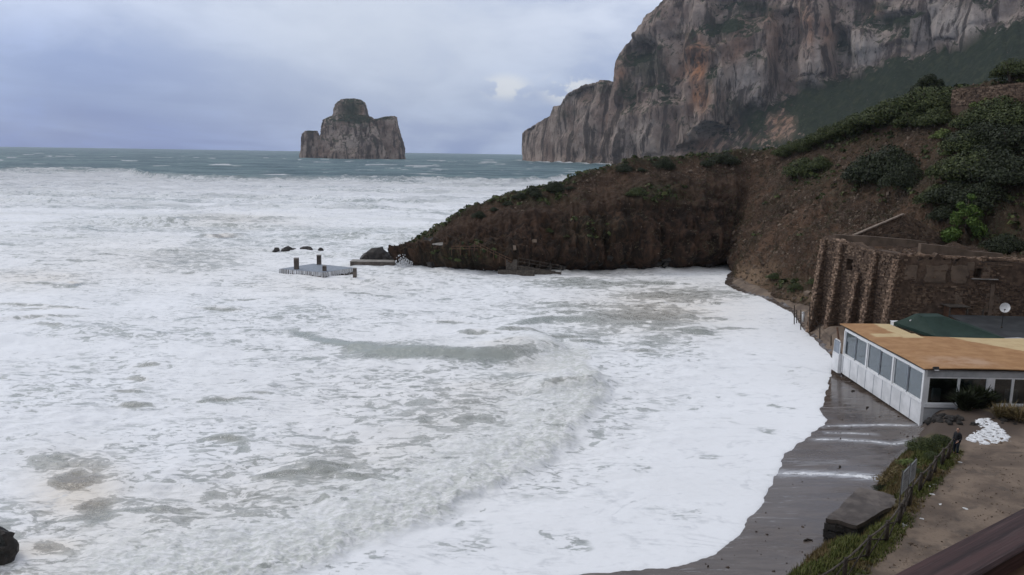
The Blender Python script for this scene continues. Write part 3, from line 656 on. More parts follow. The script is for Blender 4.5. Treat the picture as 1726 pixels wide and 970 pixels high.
orange = np.clip(blobs([(1172, 110, 20, 40, 1.0), (1182, 165, 20, 30, .75), (1045, 125, 10, 18, .6), (1318, 212, 44, 34, .42), (1275, 225, 50, 30, .3), (1240, 90, 16, 30, .35), (1363, 40, 14, 50, .5),
                        (1300, 40, 18, 60, .25), (1395, 60, 22, 40, .3), (1200, 250, 60, 18, .3), (1030, 200, 14, 40, .2), (1465, 15, 16, 14, .35)]) , 0, 1)
scrubf = np.clip(blobs([(1085, 108, 30, 38, .8), (1058, 150, 12, 28, .7), (1120, 150, 12, 30, .6), (1215, 45, 36, 20, .9), (1260, 12, 50, 14, .9), (1160, 60, 22, 12, .5), (1200, 130, 14, 36, .5), (1265, 95, 8, 26, .5),
                         (1500, 32, 46, 14, 1.0), (1525, 48, 14, 18, .9), (1420, 70, 12, 28, .9), (1480, 8, 20, 8, .8), (1325, 20, 30, 8, .6), (1240, 185, 30, 20, .5), (1650, 6, 50, 8, .4), (950, 190, 30, 8, .5), (1010, 150, 30, 10, .5)])
                 + .95 * (1 - clf_m.ravel()) * (1 - .75 * blobs([(1315, 215, 50, 42, 1.2), (1250, 240, 90, 30, 1.1), (1290, 160, 26, 20, .9), (1340, 155, 14, 12, .7)])) * sst(1180, 1260, pix + .4 * piy - 90), 0, 1)
pale = np.clip(blobs([(1600, 40, 90, 40, .7), (1450, 85, 50, 30, .8), (1370, 90, 18, 50, .7), (1260, 140, 40, 40, .55), (1190, 190, 40, 40, .3), (1290, 165, 18, 16, .6), (1060, 230, 60, 30, .3), (1700, 12, 40, 18, .3)]), 0, 1)
me = mesh_np('mountain', P.reshape(-1, 3), grid_faces(nr, len(fu))); vcol(me, 'fx', np.stack([orange, scrubf, pale], 1))
link('mountain', me, 'cliff_rock', kind='structure')

# ------------------------------------------------------------------ sea stack
SY = 2025.0; MPP = SY / FPX
def lump(rings, n=150, rows=80, amp=5.0, seed=0, top=True):
    """rings: (py, px_left, px_right, depth radius m, y offset m) from the water up"""
    rr = np.array(rings, float); tq = np.linspace(0, len(rr) - 1, rows); kk = np.arange(len(rr))
    g = np.stack([np.interp(tq, kk, rr[:, i]) for i in range(5)], 1)
    th = np.linspace(0, 2 * np.pi, n, endpoint=False); ct, st = np.cos(th), np.sin(th)
    sq = lambda a: np.sign(a) * np.abs(a) ** .75
    V = np.zeros((rows, n, 3))
    for i, (py, xl, xr, dep, yo) in enumerate(g):
        a = aty(xl, py, SY); b = aty(xr, py, SY); cx, rx = (a[0] + b[0]) / 2, (b[0] - a[0]) / 2
        V[i, :, 0] = cx + rx * sq(ct); V[i, :, 1] = SY + yo + dep * sq(st); V[i, :, 2] = (a[2] + b[2]) / 2
    x, y, z = V[..., 0] + seed * 100, V[..., 1], V[..., 2]
    d = amp * (.8 * ridged(x / 30, y / 30, z / 130, 3) + .4 * ridged(x / 12, y / 12, z / 45, 4) + .35 * fbm(x / 9, y / 9, z / 9, 3) - .9)
    cen = V.mean(1, keepdims=True); o = V - cen; o[..., 2] = 0; L = np.linalg.norm(o, axis=2)[..., None]; V += o / (L + 1e-6) * (d[..., None]) * np.clip(L / 14, 0, 1)
    V[..., 2] += 1.6 * fbm(x / 14, y / 14, None, 3) * (np.arange(rows) / rows)[:, None]
    F = grid_faces(rows, n).tolist(); F = [tuple(f) for f in F] + [(i * n + n - 1, i * n, (i + 1) * n, (i + 1) * n + n - 1) for i in range(rows - 1)]
    return V.reshape(-1, 3), np.array(F)
lumps = [lump([(272, 507, 541, 22, 0), (262, 508, 541, 22, 0), (240, 510, 538, 19, 0), (226, 512, 537, 16, 0), (221, 517, 534, 10, 0), (220.5, 525, 527, 1, 0)], 90, 60, 5, 1),
         lump([(274, 534, 652, 62, 0), (262, 535, 651, 60, 0), (240, 537, 646, 52, 4), (228, 543, 640, 46, 6), (215, 545, 633, 42, 8), (203, 549, 628, 36, 10), (198, 556, 622, 30, 10), (194, 565, 616, 22, 10), (192, 588, 592, 2, 10)], 200, 100, 8.5, 2),
         lump([(274, 640, 680, 34, 30), (262, 636, 678, 34, 30), (240, 630, 675, 32, 30), (220, 622, 669, 30, 30), (208, 616, 666, 28, 30), (202, 622, 665, 26, 30), (198, 640, 664, 20, 30), (195, 655, 662, 3, 30)], 110, 80, 5, 3),
         lump([(214, 546, 634, 38, 22), (206, 553, 626, 34, 22), (198, 559, 618, 30, 22), (186, 561, 616, 26, 22), (176, 563, 613, 24, 22), (171, 567, 609, 20, 22), (167, 574, 604, 14, 22), (165.5, 588, 592, 2, 22)], 120, 70, 4.5, 4)]
off = 0; vs = []; fs = []
for vv, ff in lumps: vs.append(vv); fs.append(ff + off); off += len(vv)
V = np.concatenate(vs); Fq = np.concatenate(fs); pix, piy = proj(V[:, 0], V[:, 1], V[:, 2]); wob = 5 * fbm(V[:, 0] / 16, V[:, 1] / 16, V[:, 2] / 16, 3); pix = pix + wob; piy = piy + wob
gre = np.clip(blobs([(592, 185, 22, 18, 1.0), (600, 202, 30, 7, 1.0), (575, 202, 24, 5, .7), (640, 199, 20, 4, .5), (525, 221, 10, 3, .4)]), 0, 1)
me = mesh_np('sea_stack', V, Fq); vcol(me, 'fx', np.stack([blobs([(609, 187, 4, 8, .4), (560, 260, 40, 6, .12)]), gre, blobs([(600, 240, 40, 22, .25)])], 1))
link('sea_stack', me, 'stack_rock', label='tall grey limestone sea stack with green top rising from the open sea', category='sea stack')
# ------------------------------------------------------------------ sea
NCOL = 800
rows = [24.0]
while rows[-1] < 10500:
    r = rows[-1]; rows.append(r + min(r * r * 6.2e-5, r * .0085) if r < 900 else r * 1.02)
rr = np.array(rows); ang = np.linspace(R_(-40), R_(40), NCOL)
SX = (rr[:, None] * np.tan(ang)[None, :]).ravel(); SYy = np.broadcast_to(rr[:, None], (len(rr), NCOL)).ravel().copy()
dist = np.hypot(SX, SYy); S = shore_dist(SX, SYy)
ppx, ppy = proj(SX, SYy, 0 * SX)
w1 = 10 * fbm(SX * .05, SYy * .05, None, 3)
qx, qy = ppx + w1 * 1.2, ppy + w1 * .5
def pb(lst):
    o = np.zeros(SX.shape)
    for (bx, by, rx, ry, w) in lst: o = np.maximum(o, w * np.exp(-((qx - bx) / rx) ** 2 - ((qy - by) / ry) ** 2))
    return o
# ---- mean level and swash
Z = np.where(S > 0, .30 * np.exp(-np.maximum(S, 0) / 12) + .05 * (1 - np.exp(-np.maximum(S, 0) / .2)), .30 + .5 * S)
swash = sst(2, 16, S); surf = sst(640, 560, SYy)
# ---- wind sea and swell offshore
ang1 = SYy + .18 * SX + 14 * perlin(SX / 160, SYy / 240)
sw = np.sin(2 * np.pi * ang1 / 82); sw = np.sign(sw) * np.abs(sw) ** .8
amp = .65 + .75 * (perlin(SX / 190, SYy / 150))
off_h = 1.9 * sw * amp + 1.1 * fbm(SX / 34, SYy / 17, None, 3)
# ---- surf zone chop
chop = (.34 + .75 * sst(130, 320, SYy)) * fbm(SX / 11, SYy / 6, None, 4) + .16 * (ridged(SX / 7, SYy / 3.6, None, 3) - .9) + .34 * (ridged(SX / 26, SYy / 10, None, 2) - .9) * sst(25, 60, S) + .10 * fbm(SX / 1.6, SYy / 1.2, None, 3)
mid = .42 * fbm(SX / 32, SYy / 15, None, 3)
Z += (1 - surf) * off_h + surf * swash * (chop + mid * sst(20, 60, S))
Z += (1 - swash) * sst(.6, 3, S) * .025 * fbm(SX / 3, SYy / 2, None, 3)
foam = np.zeros(SX.shape); silt = np.zeros(SX.shape); froth = np.zeros(SX.shape)
# whitecaps offshore
crest = sst(.25, 1.1, off_h / 2.0 + .6 * perlin(SX / 55, SYy / 22)); wc = sst(.36, .66, crest * (.5 + 1.1 * perlin(SX / 48 + 7, SYy / 30)))
foam_edge = 1; foam_off = .12 + .18 * sst(.1, .6, fbm(SX / 90, SYy / 60, None, 3)) + .78 * wc * sst(4000, 1500, dist)
# ---- far breakers: (Y, height, phase)
fo = np.zeros(SX.shape); 
for (Yc, h, wx, ph) in ((600, 3.6, 260, 1.0), (500, 1.5, 200, 3.0), (405, 2.1, 190, 5.0), (335, 1.8, 180, 7.7), (290, 1.5, 150, 9.1), (252, 1.7, 150, 12.0), (214, 1.2, 110, 15.0), (182, 1.0, 90, 17.0), (160, .6, 60, 19)):
    yc = (np.interp(ppx, (0, 215, 265, 420, 700, 860, 1010, 1100), (640, 660, 545, 520, 545, 560, 760, 800)) if Yc == 600 else Yc) + ((.03 if Yc == 600 else .085) * Yc) * fbm(SX / wx + ph, SX * 0 + ph, None, 3)
    dd = SYy - yc; a = h * (.55 + .65 * np.clip(perlin(SX / wx * 1.7 + 5 * ph, SX * 0 + 2) + .45, 0, 1))
    prof = np.where(dd > 0, np.exp(-(dd / (h * 9)) ** 2), np.exp(-(dd / (h * (2.6 if Yc == 600 else 1.3))) ** 2))
    a = 1.35 * h * np.clip(.25 + 1.9 * perlin(SX / wx * 1.7 + 5 * ph, SYy / 60 + ph), 0, 1.25) if Yc < 600 else a; Z += a * prof * (1 + .35 * fbm(SX / 7, SYy / 5, None, 3)); fo = np.maximum(fo, (.13 * np.exp(-((dd - 14 - h * 4) / (9 + h * 5)) ** 2) + .05 * np.exp(-((dd + h * 2) / (h * 2)) ** 2)) * sst(.1, .6, a / h)); froth = np.maximum(froth, .5 * np.where(dd < h, np.exp(-((dd + h * 1.5) / (h * 3)) ** 2), 0))
    if Yc == 600: edge = SYy - yc
foam_off = np.maximum(foam_off, (.80 * np.exp(-np.maximum(edge, 0) / 170) * sst(-.05, .35, fbm(SX / 60, SYy / 24, None, 4)))); inner = sst(10, -6, edge + 8 * fbm(SX / 40, SYy / 30, None, 3))
foam = np.where(inner > 0, foam_off * (1 - inner) + inner * .97, foam_off)
# tone of the cover inside the surf
cov = .93 - .10 * sst(.0, .6, fbm(SX / 60, SYy / 26, None, 3)) - .05 * sst(330, 150, SYy)
near = sst(170, 115, SYy); cov = cov * (1 - near) + near * (.885 + .085 * fbm(SX / 16, SYy / 12, None, 3) - .075 * sst(.05, .45, fbm(SX / 34 + 3, SYy / 13, None, 3)) + .05 * sst(.0, .4, fbm(SX / 40 + 9, SYy / 15 + 4, None, 3)))
cov = cov - fo * (1.1 + .6 * fbm(SX / 30, SYy / 12, None, 3))
cov = np.minimum(cov, 1 - pb([(320, 440, 130, 25, .32), (700, 440, 60, 8, .1), (1080, 535, 130, 26, .44), (1160, 498, 140, 16, .46), (1000, 480, 150, 12, .40), (980, 568, 100, 18, .34), (900, 520, 120, 20, .20), (1110, 575, 90, 14, .34), (120, 812, 46, 16, .70), (160, 868, 32, 28, .66),
                                  (90, 930, 40, 14, .5), (560, 790, 110, 50, .20), (720, 700, 150, 40, .22), (620, 640, 60, 14, .2), (300, 700, 60, 40, .1), (60, 660, 60, 14, .25), (640, 600, 110, 12, .4), (200, 560, 150, 20, .25), (420, 860, 90, 40, .22), (120, 780, 90, 20, .35),
                                  (1120, 600, 60, 10, .24), (780, 470, 60, 6, .2), (860, 640, 60, 14, .35)]))
cov = np.maximum(cov, (1 - .035 * sst(.0, .5, fbm(SX / 9, SYy / 4, None, 3))) * pb([(1200, 720, 190, 130, .950), (1080, 880, 160, 80, .950), (1300, 590, 90, 40, .97), (900, 930, 90, 40, .95), (420, 520, 120, 24, .90), (260, 620, 150, 40, .88)]))
swm = sst(15, 5, S) * (1 - .75 * sst(108, 118, SYy)); cov = cov * (1 - swm) + swm * np.maximum(cov, .985 - .12 * sst(.15, .5, fbm(SX / 5, SYy / 3.5, None, 3)) * sst(.3, 3, S))
foam = np.where(inner > .5, cov * inner, foam)
silt = np.clip(pb([(400, 375, 120, 14, .45), (250, 440, 230, 40, .30), (60, 470, 110, 20, .55), (560, 480, 170, 25, .3), (130, 830, 90, 60, .95), (1120, 520, 160, 50, .75), (1010, 460, 150, 14, .5), (860, 600, 70, 14, .45), (700, 720, 300, 150, .22), (80, 930, 80, 24, .8),
                   (370, 398, 28, 4, .9), (130, 480, 14, 4, .9), (900, 620, 60, 20, .4)]), 0, 1) * sst(640, 560, SYy)
for (bx, by, rx) in ((368, 399, 34), (300, 380, 14), (128, 481, 14), (160, 389, 18)):
    foam *= 1 - .75 * np.exp(-((ppx - bx) / rx) ** 2 - ((ppy - by - 3 * np.sin(ppx * .12)) / 2.2) ** 2)
# teal open-water wave at far left and the blue-green band
# ---- crest A: a smooth glassy wave face breaking at its right end
CA = [gz(x, y, 1.0) for x, y in ((480, 536), (520, 550), (565, 564), (640, 580), (720, 588), (800, 592), (865, 588), (915, 578), (965, 576))]
d, s, p = polydist(SX, SYy, CA); sd_ = d * s + .25 * perlin(SX / 4, SYy / 4); envl = sst(0, .22, p) * sst(1.0, .93, p)          # + = far side
hA = 1.25 * (.22 + .78 * sst(.12, .75, p))
prof = np.where(sd_ > 0, np.exp(-(sd_ / 6.5) ** 2), np.exp(-(sd_ / 1.9) ** 2))
Z += hA * envl * prof
face = np.exp(-((sd_ + 1.0) / (.55 + .85 * p)) ** 2) * envl * sst(1.5, .5, d - 2.5)
foam *= 1 - np.clip(.78 + .55 * fbm(SX / 5, SYy / 1.5, None, 3), .25, .93) * face * sst(1.0, .86, p); silt = np.maximum(silt, .35 * face * p)
foam = np.maximum(foam, .93 * np.exp(-((sd_ + 4.6) / 1.2) ** 2) * envl); foam = np.maximum(foam, .96 * np.exp(-((sd_ - .55 - .3 * perlin(SX / 2, SYy / 2)) / .5) ** 2) * envl * sst(.2, .6, p)); lip = sst(.80, .95, p) * np.exp(-((sd_ + 1.5) / 1.6) ** 2) * (d < 5)
foam = np.maximum(foam, .95 * lip); froth = np.maximum(froth, lip)
# second small face below A
CB = [gz(x, y, .6) for x, y in ((880, 660), (930, 648), (985, 645), (1015, 655))]
d, s, p = polydist(SX, SYy, CB); sd_ = d * s; envl = sst(0, .3, p) * sst(1, .8, p)
Z += .6 * envl * np.where(sd_ > 0, np.exp(-(sd_ / 4) ** 2), np.exp(-(sd_ / 1.4) ** 2)); face = np.exp(-((sd_ + .6) / .9) ** 2) * envl; foam *= 1 - .5 * face; silt = np.maximum(silt, .45 * face)
CC = [gz(x, y, .6) for x, y in ((830, 545), (880, 540), (930, 532), (975, 534), (1040, 540))]
d, s, p = polydist(SX, SYy, CC); sd_ = d * s; envl = sst(0, .3, p) * sst(1, .8, p)
Z += .55 * envl * np.where(sd_ > 0, np.exp(-(sd_ / 5) ** 2), np.exp(-(sd_ / 1.1) ** 2)); foam *= 1 - .55 * np.exp(-((sd_ + .6) / .7) ** 2) * envl
# ---- small scattered crests in the inner surf
rc = np.random.default_rng(12)
for i in range(46):
    if i < 20: cx_, cy_ = rc.uniform(760, 1230), rc.uniform(478, 600)
    elif i < 34: cx_, cy_ = rc.uniform(60, 700), rc.uniform(430, 560)
    else: cx_, cy_ = rc.uniform(20, 620), rc.uniform(600, 900)
    c_ = gz(cx_, cy_)[:2]; L_ = rc.uniform(2.5, 6) * (1.4 if cy_ < 560 else .6); an = rc.normal() * .22; h_ = rc.uniform(.18, .45) * (1 if cy_ < 600 else .6)
    ii = np.nonzero((np.abs(SX - c_[0]) < L_ * 1.6) & (np.abs(SYy - c_[1]) < L_ * 1.3))[0]
    if not len(ii): continue
    lx, ly = SX[ii] - c_[0], SYy[ii] - c_[1]; uu = lx * math.cos(an) + ly * math.sin(an); vv = -lx * math.sin(an) + ly * math.cos(an) + .12 * uu * uu / L_ + .25 * perlin(SX[ii] / 1.8 + i, SYy[ii] / 1.8)
    en = np.clip(1 - (uu / L_) ** 2, 0, 1) ** 1.5; Z[ii] += h_ * en * np.where(vv > 0, np.exp(-(vv / 1.6) ** 2), np.exp(-(vv / .5) ** 2))
    foam[ii] *= 1 - .42 * en * np.exp(-((vv + .42) / .38) ** 2); foam[ii] = np.maximum(foam[ii], .97 * en * np.exp(-((vv + .02) / .18) ** 2)); silt[ii] = np.maximum(silt[ii], .35 * en * np.exp(-((vv + .4) / .5) ** 2))
# ---- bore B: a rolling front of froth
CBo = [gz(x, y, .1) for x, y in ((1000, 610), (1030, 660), (1005, 715), (955, 765), (880, 815), (790, 858), (700, 900), (600, 945), (480, 985), (380, 1010))]
d, s, p = polydist(SX, SYy, CBo); side = s * d                       # + = left of travel
if side[np.argmin(np.hypot(ppx - 700, ppy - 760))] < 0: side = -side
sb = -side + 1.0 * fbm(SX / 3.2, SYy / 3.2, None, 3)                 # >0 behind the front
sb = -sb
hB = .42 * sst(0, .12, p) * (.75 + .5 * perlin(SX / 5, SYy / 5)); wid = 8.5 + 2.5 * perlin(SX / 8, SYy / 8)
bodyB = sst(-.5, 1.3, sb) * np.exp(-(np.maximum(sb, 0) / wid) ** 2)
fr = bodyB * (d < 22); lumpy = .26 * fbm(SX * .7, SYy * .7, None, 4) + .07 * ridged(SX * 1.9, SYy * 1.9, None, 2)
Z += hB * bodyB + fr * lumpy * sst(0, .1, p)
foam = np.where(fr > .02, foam * (1 - fr) + fr * (.93 + .05 * perlin(SX, SYy)), foam); froth = np.maximum(froth, fr)
silt = np.maximum(silt, .22 * fr)
behind = np.exp(-((sb - 11) / 6) ** 2) * (d < 30) * sst(.05, .2, p); foam -= .09 * behind * (foam > .5); silt = np.maximum(silt, .35 * behind)
ahead = np.exp(-((sb + .7) / .5) ** 2) * sst(.2, .5, fbm(SX / 3, SYy / 3, None, 2) + .25); foam -= .12 * ahead
# splash line at the headland and under the far cliffs
hd, _, _ = polydist(SX, SYy, [gz(x, y) for x, y in ((590, 447), (668, 448), (735, 456), (800, 459), (905, 461), (1045, 458), (1170, 455))])
hb = np.exp(-(hd / 2.2) ** 2); Z += hb * (.30 + .5 * np.maximum(0, perlin(SX / 3, SYy / 3))); foam = np.maximum(foam, .96 * hb); froth = np.maximum(froth, .4 * hb)
cd, _, _ = polydist(SX, SYy, np.stack([xy_at(*c[0]) for c in FC[:13]])); cb = np.exp(-(cd / 28) ** 2); foam = np.maximum(foam, cb * 1.0); Z += 8 * cb * np.clip(.35 + perlin(SX / 30, SYy / 30), 0, 1)
foam = np.clip(foam, 0, 1)
Fq = grid_faces(len(rr), NCOL); keep = S[Fq].max(1) > -1.2
v, f, c = compact(np.stack([SX, SYy, Z], 1), Fq[keep], np.stack([foam, np.clip(silt, 0, 1), np.clip(froth, 0, 1)], 1))
me = mesh_np('sea', v, f); vcol(me, 'fx', c)
link('sea', me, 'sea', kind='structure')
print('sea verts', len(v))
# ------------------------------------------------------------------ plants
def leaf_mesh(name, lumps, n, size, flat=.0, inner=.3, zmin=-.25, stretch=1.0, seed=1):
    g = np.random.default_rng(seed); L = np.array(lumps, float); pr = L[:, 3] ** 2 / (L[:, 3] ** 2).sum()
    k = g.choice(len(L), n, p=pr); d = g.normal(size=(n, 3)); d /= np.linalg.norm(d, axis=1)[:, None]
    d[:, 2] = np.where(d[:, 2] < zmin, -d[:, 2], d[:, 2])
    rad = np.where(g.random(n) < inner, g.uniform(.45, .8, n), g.uniform(.82, 1.1, n))
    c = L[k, :3] + d * (L[k, 3] * rad)[:, None] * np.array([1, 1, .85])
    nrm = d + g.normal(size=(n, 3)) * .55; nrm /= np.linalg.norm(nrm, axis=1)[:, None]
    a = np.cross(nrm, g.normal(size=(n, 3))); a /= np.linalg.norm(a, axis=1)[:, None] + 1e-9; b = np.cross(nrm, a)
    s = size * g.uniform(.6, 1.35, n)[:, None]
    V = np.stack([c - a * s * stretch, c - b * s * .6, c + a * s * stretch, c + b * s * .6], 1).reshape(-1, 3)
    V[:, 2] = np.maximum(V[:, 2], -.15)
    return mesh_np(name, V, np.arange(4 * n).reshape(-1, 4), False)
def dome(seed, k=9, h=.8):
    g = random.Random(seed); out = [(0, 0, .25, .62)]
    for i in range(k):
        a = g.uniform(0, 6.28); r = g.uniform(.3, .68); out.append((math.cos(a) * r, math.sin(a) * r, g.uniform(.12, .5) * h * (1.15 - r), g.uniform(.24, .42)))
    out.append((g.uniform(-.2, .2), g.uniform(-.2, .2), .55 * h, .4)); return out
def stem_mesh(seed, h=.6):
    g = random.Random(seed); m = MB()
    for i in range(5):
        a = g.uniform(0, 6.28); m.tube([(0.05 * math.cos(a), .05 * math.sin(a), -.25), (.2 * math.cos(a), .2 * math.sin(a), .25), (.45 * math.cos(a), .45 * math.sin(a), h)], [.05, .035, .015], 5)
    me = m.mesh('stem'); me.materials.append(MATS['bark']); return me
PROTO = {}
for kind, mat, n, size, cnt in (('maquis', 'maquis', 6500, .034, 3), ('maquis_dark', 'maquis_dark', 6500, .034, 2), ('spurge', 'spurge', 1200, .07, 2), ('dry', 'grass_dry', 1400, .06, 1)):
    for i in range(cnt):
        me = leaf_mesh('foliage', dome(hash_ := 11 * i + len(kind), 10 + i), n, size, seed=i + len(kind)); me.materials.append(MATS[mat]); PROTO.setdefault(kind, []).append(me)
STEM = stem_mesh(3)
def shrub(px, py, r, label, kind='maquis', h=1.0, group=None, cat='shrub', name='shrub', sink=.04, rx=1.0, loc=None):
    if loc is None:
        p, n = hit(px, py); p = Vector(p) + Vector((0, r * .25, 0))
    else: p = Vector(loc)
    t = empty(name, p - Vector((0, 0, sink * r)), label, cat, group, random.uniform(0, 6.28)); t.scale = (r * rx, r, r * h)
    link('foliage', random.choice(PROTO[kind]), None, t); link('stem', STEM, None, t); return t
G1 = 'evergreen shrubs along the hill ridge'
ridge = [(1328, 262, 2.6), (1352, 255, 2.8), (1378, 247, 3.0), (1402, 238, 3.4), (1428, 230, 3.4), (1450, 222, 3.8), (1478, 213, 4.0), (1506, 205, 4.4)]
rl = ['low evergreen shrub at the seaward end of the ridge row, above bare brown earth', 'second shrub from the seaward end of the dark ridge row', 'third shrub up the ridge row, low and wide', 'shrub in the ridge row just above the pale dead branches',
      'rounded green shrub midway up the ridge row', 'lighter green shrub in the ridge row below the big dark mass', 'broad green shrub touching the big dark mass on the ridge', 'tall shrub at the seaward edge of the big dark mass']
for (a, b, r), l in zip(ridge, rl): shrub(a, b + 2, r * 1.25, l, 'maquis', .95, G1)
G2 = 'shrubs of the dark mass under the ridge tree'
for a, b, r, l in ((1535, 196, 4.4, 'dark dense shrub left under the round-topped ridge tree'), (1563, 190, 4.8, 'dark dense shrub straight below the round-topped ridge tree'), (1592, 185, 4.2, 'dark dense shrub beside bare scree, right under the ridge tree'), (1545, 214, 3.4, 'green shrub at the lower edge of the dark mass above bare scree'), (1585, 212, 3.2, 'shrub at the lower right edge of the dark mass, near a pale stone')):
    shrub(a, b, r * 1.15, l, 'maquis', 1.0, G2)
G3 = 'shrubs on the bare middle slope'
for a, b, r, kd, l in ((1355, 300, 3.4, 'maquis', 'isolated green shrub on the bare slope above the inner corner of the cove'), (1385, 288, 2.4, 'maquis', 'small shrub joined to the isolated green one above the cove corner'),
                       (1470, 308, 4.2, 'maquis_dark', 'left half of the large round dark shrub in the middle of the slope'), (1505, 300, 4.6, 'maquis_dark', 'highest domed part of the large round dark shrub mid-slope'), (1530, 318, 3.4, 'maquis_dark', 'lower right part of the large round dark shrub mid-slope')):
    shrub(a, b, r * 1.2, l, kd, 1.15, G3)
G4 = 'shrubs of the thicket on the right of the slope'
thick = [(1650, 215, 3.4), (1690, 205, 4.2), (1722, 215, 4.0), (1640, 255, 3.6), (1676, 248, 4.4), (1715, 262, 4.6), (1612, 300, 3.2), (1648, 298, 4.0), (1690, 305, 4.6), (1722, 312, 4.0), (1590, 345, 3.0), (1622, 345, 3.4), (1668, 350, 3.6), (1600, 372, 2.2)]
tl = ['topmost left shrub of the right-hand thicket, below the drystone wall', 'topmost middle shrub of the thicket below the drystone wall', 'topmost shrub of the thicket at the photo edge', 'left shrub in the second tier of the thicket, beside bright spurge', 'middle shrub in the second tier of the thicket', 'large shrub in the second tier of the thicket at the photo edge',
      'left shrub in the third tier of the thicket, bordering stony scree', 'second shrub in the third tier of the thicket', 'large dark shrub in the third tier of the thicket', 'third tier shrub of the thicket at the photo edge', 'dark shrub at the lowest left tip of the thicket above the ruin', 'dark shrub left behind the bright green tree', 'dark shrub right behind the bright green tree', 'small dark shrub just above the ruin gable']
for (a, b, r), l in zip(thick, tl): shrub(a, b, r * 1.25, l, random.choice(['maquis', 'maquis_dark']), .9, G4)
G5 = 'pale green spurge bushes on the slope'
for a, b, r, l in ((1593, 234, 1.6, 'pale green spurge bush alone on the bare scree'), (1665, 182, 1.7, 'pale spurge bush at the top left of the thicket'), (1690, 172, 1.7, 'pale spurge bush at the very top of the thicket'), (1618, 305, 1.3, 'yellowish spurge bush on the left edge of the thicket'), (1630, 288, 1.3, 'yellowish spurge bush on the thicket edge, just above another'), (1600, 262, .9, 'tiny spurge clump on scree left of the thicket'), (1535, 199, .9, 'small spurge clump lit against the dark mass under the ridge tree')):
    shrub(a, b, r * 1.35, l, 'spurge', .9, G5)
G6 = 'bushes on the headland crest'
for a, b, r, h, l in ((808, 368, 1.25, 1.1, 'lowest round bush on the headland crest, nearest its tip'), (832, 356, .9, .8, 'small flat bush on the crest right above the lowest round one'), (856, 347, 1.1, .8, 'flat bush midway between the crest bush near the tip and the paired bushes'), (878, 336, 1.4, .9, 'left one of three touching bushes on the crest'),
                      (900, 332, 1.8, 1.1, 'middle and round one of three touching bushes on the crest'), (935, 324, 2.1, 1.0, 'right and largest of three touching bushes on the crest'), (962, 320, 1.2, .6, 'low flat bush where the crest levels off'), (1052, 290, 2.0, .8, 'wide low bush on the first step of the crest against the surf'), (1080, 290, 1.1, .8, 'tiny bush in the dip of the crest'),
                      (1122, 285, 1.9, 1.25, 'upright dark bush on the crest, tallest on the headland'), (1222, 276, 3.0, .75, 'broad bush on the crest where the headland meets the hill'), (1190, 280, 1.6, .7, 'low bush left of the broad crest bush')):
    shrub(a, b, r * 1.3, l, 'maquis_dark', h, G6)
G7 = 'bushes clinging to the headland face'
for a, b, r, h, l in ((1075, 330, 2.6, .8, 'large dark bush hanging on the headland face below the crest'), (1000, 390, .8, .8, 'small green bush halfway down the headland face'), (925, 392, 1.1, .9, 'small dark bush on the shaded headland face above the steps'), (955, 400, .7, .8, 'tiny bush lower on the shaded headland face')):
    shrub(a, b, r, l, 'maquis', h, G7)
for a, b, r, kd, l in ((1345, 488, 1.5, 'maquis', 'low green plants on the sand bank left of the ruin'), (1372, 478, 1.2, 'maquis', 'small green shrub against the foot of the ruin'), (1310, 470, 1.6, 'maquis', 'dull green scrub above the eroded sand bank')):
    shrub(a, b, r, l, kd, .7, 'plants on the eroded bank')
shrub(1700, 425, 3.0, 'dark spiky shrub beside the bright green tree above the ruin wall', 'maquis_dark', .9)
shrub(1700, 128, 3.6, 'domed shrub standing behind the drystone wall at the top of the slope', 'maquis', .9, loc=aty(1706, 128, 120))
shrub(1722, 112, 2.6, 'lighter shrub behind the drystone wall at the very photo edge', 'maquis', 1.0, loc=aty(1728, 122, 122))
# trees
def tree(name, loc, h, crown_l, n, size, mat, label, seed, trunk_h=.45, flatten=1.0):
    t = empty(name, loc, label, 'tree'); g = random.Random(seed); m = MB()
    m.tube([(0, 0, -.4), (.05 * h, 0, trunk_h * h * .5), (.02 * h, .03 * h, trunk_h * h), (.0, .0, h * .8)], [.045 * h, .034 * h, .024 * h, .006 * h], 8)
    for i in range(6):
        a = i * 1.05 + g.random(); z = h * g.uniform(.2, .6); m.tube([(0.03 * h, 0, z), (.16 * h * math.cos(a), .16 * h * math.sin(a), z + .1 * h), (.30 * h * math.cos(a), .30 * h * math.sin(a), z + .16 * h)], [.016 * h, .01 * h, .004 * h], 6)
    m.build('trunk', 'bark', t, True)
    me = leaf_mesh('crown', [(x * h, y * h, z * h, r * h) for x, y, z, r in crown_l], n, size, inner=.35, zmin=-.9, stretch=1.3, seed=seed); link('crown', me, mat, t); return t
p, _ = hit(1566, 178)
tree('ridge_tree', p + Vector((0, 1, -.3)), 5.6, [(0, 0, .62, .24), (-.28, 0, .52, .20), (.24, .05, .60, .20), (.05, 0, .82, .17), (.32, 0, .72, .13), (-.12, 0, .74, .17), (-.40, 0, .40, .15), (.42, 0, .48, .14)], 4200, .16, 'maquis_dark', 'dark round-topped tree standing highest on the ridge line', 5)
p, _ = hit(1630, 408)
g = random.Random(9); cr = []
for i in range(26):
    z = g.uniform(.12, .95); rr_ = .34 * (1 - z) ** .8 + .03; a = g.uniform(0, 6.28); cr.append((math.cos(a) * rr_ * .8, math.sin(a) * rr_ * .8, z, .05 + .10 * (1 - z)))
tree('young_tree', p + Vector((0, .6, -.3)), 6.6, cr, 5200, .12, 'bright_tree', 'bright fresh-green young tree growing behind the ruin wall', 9, .3)
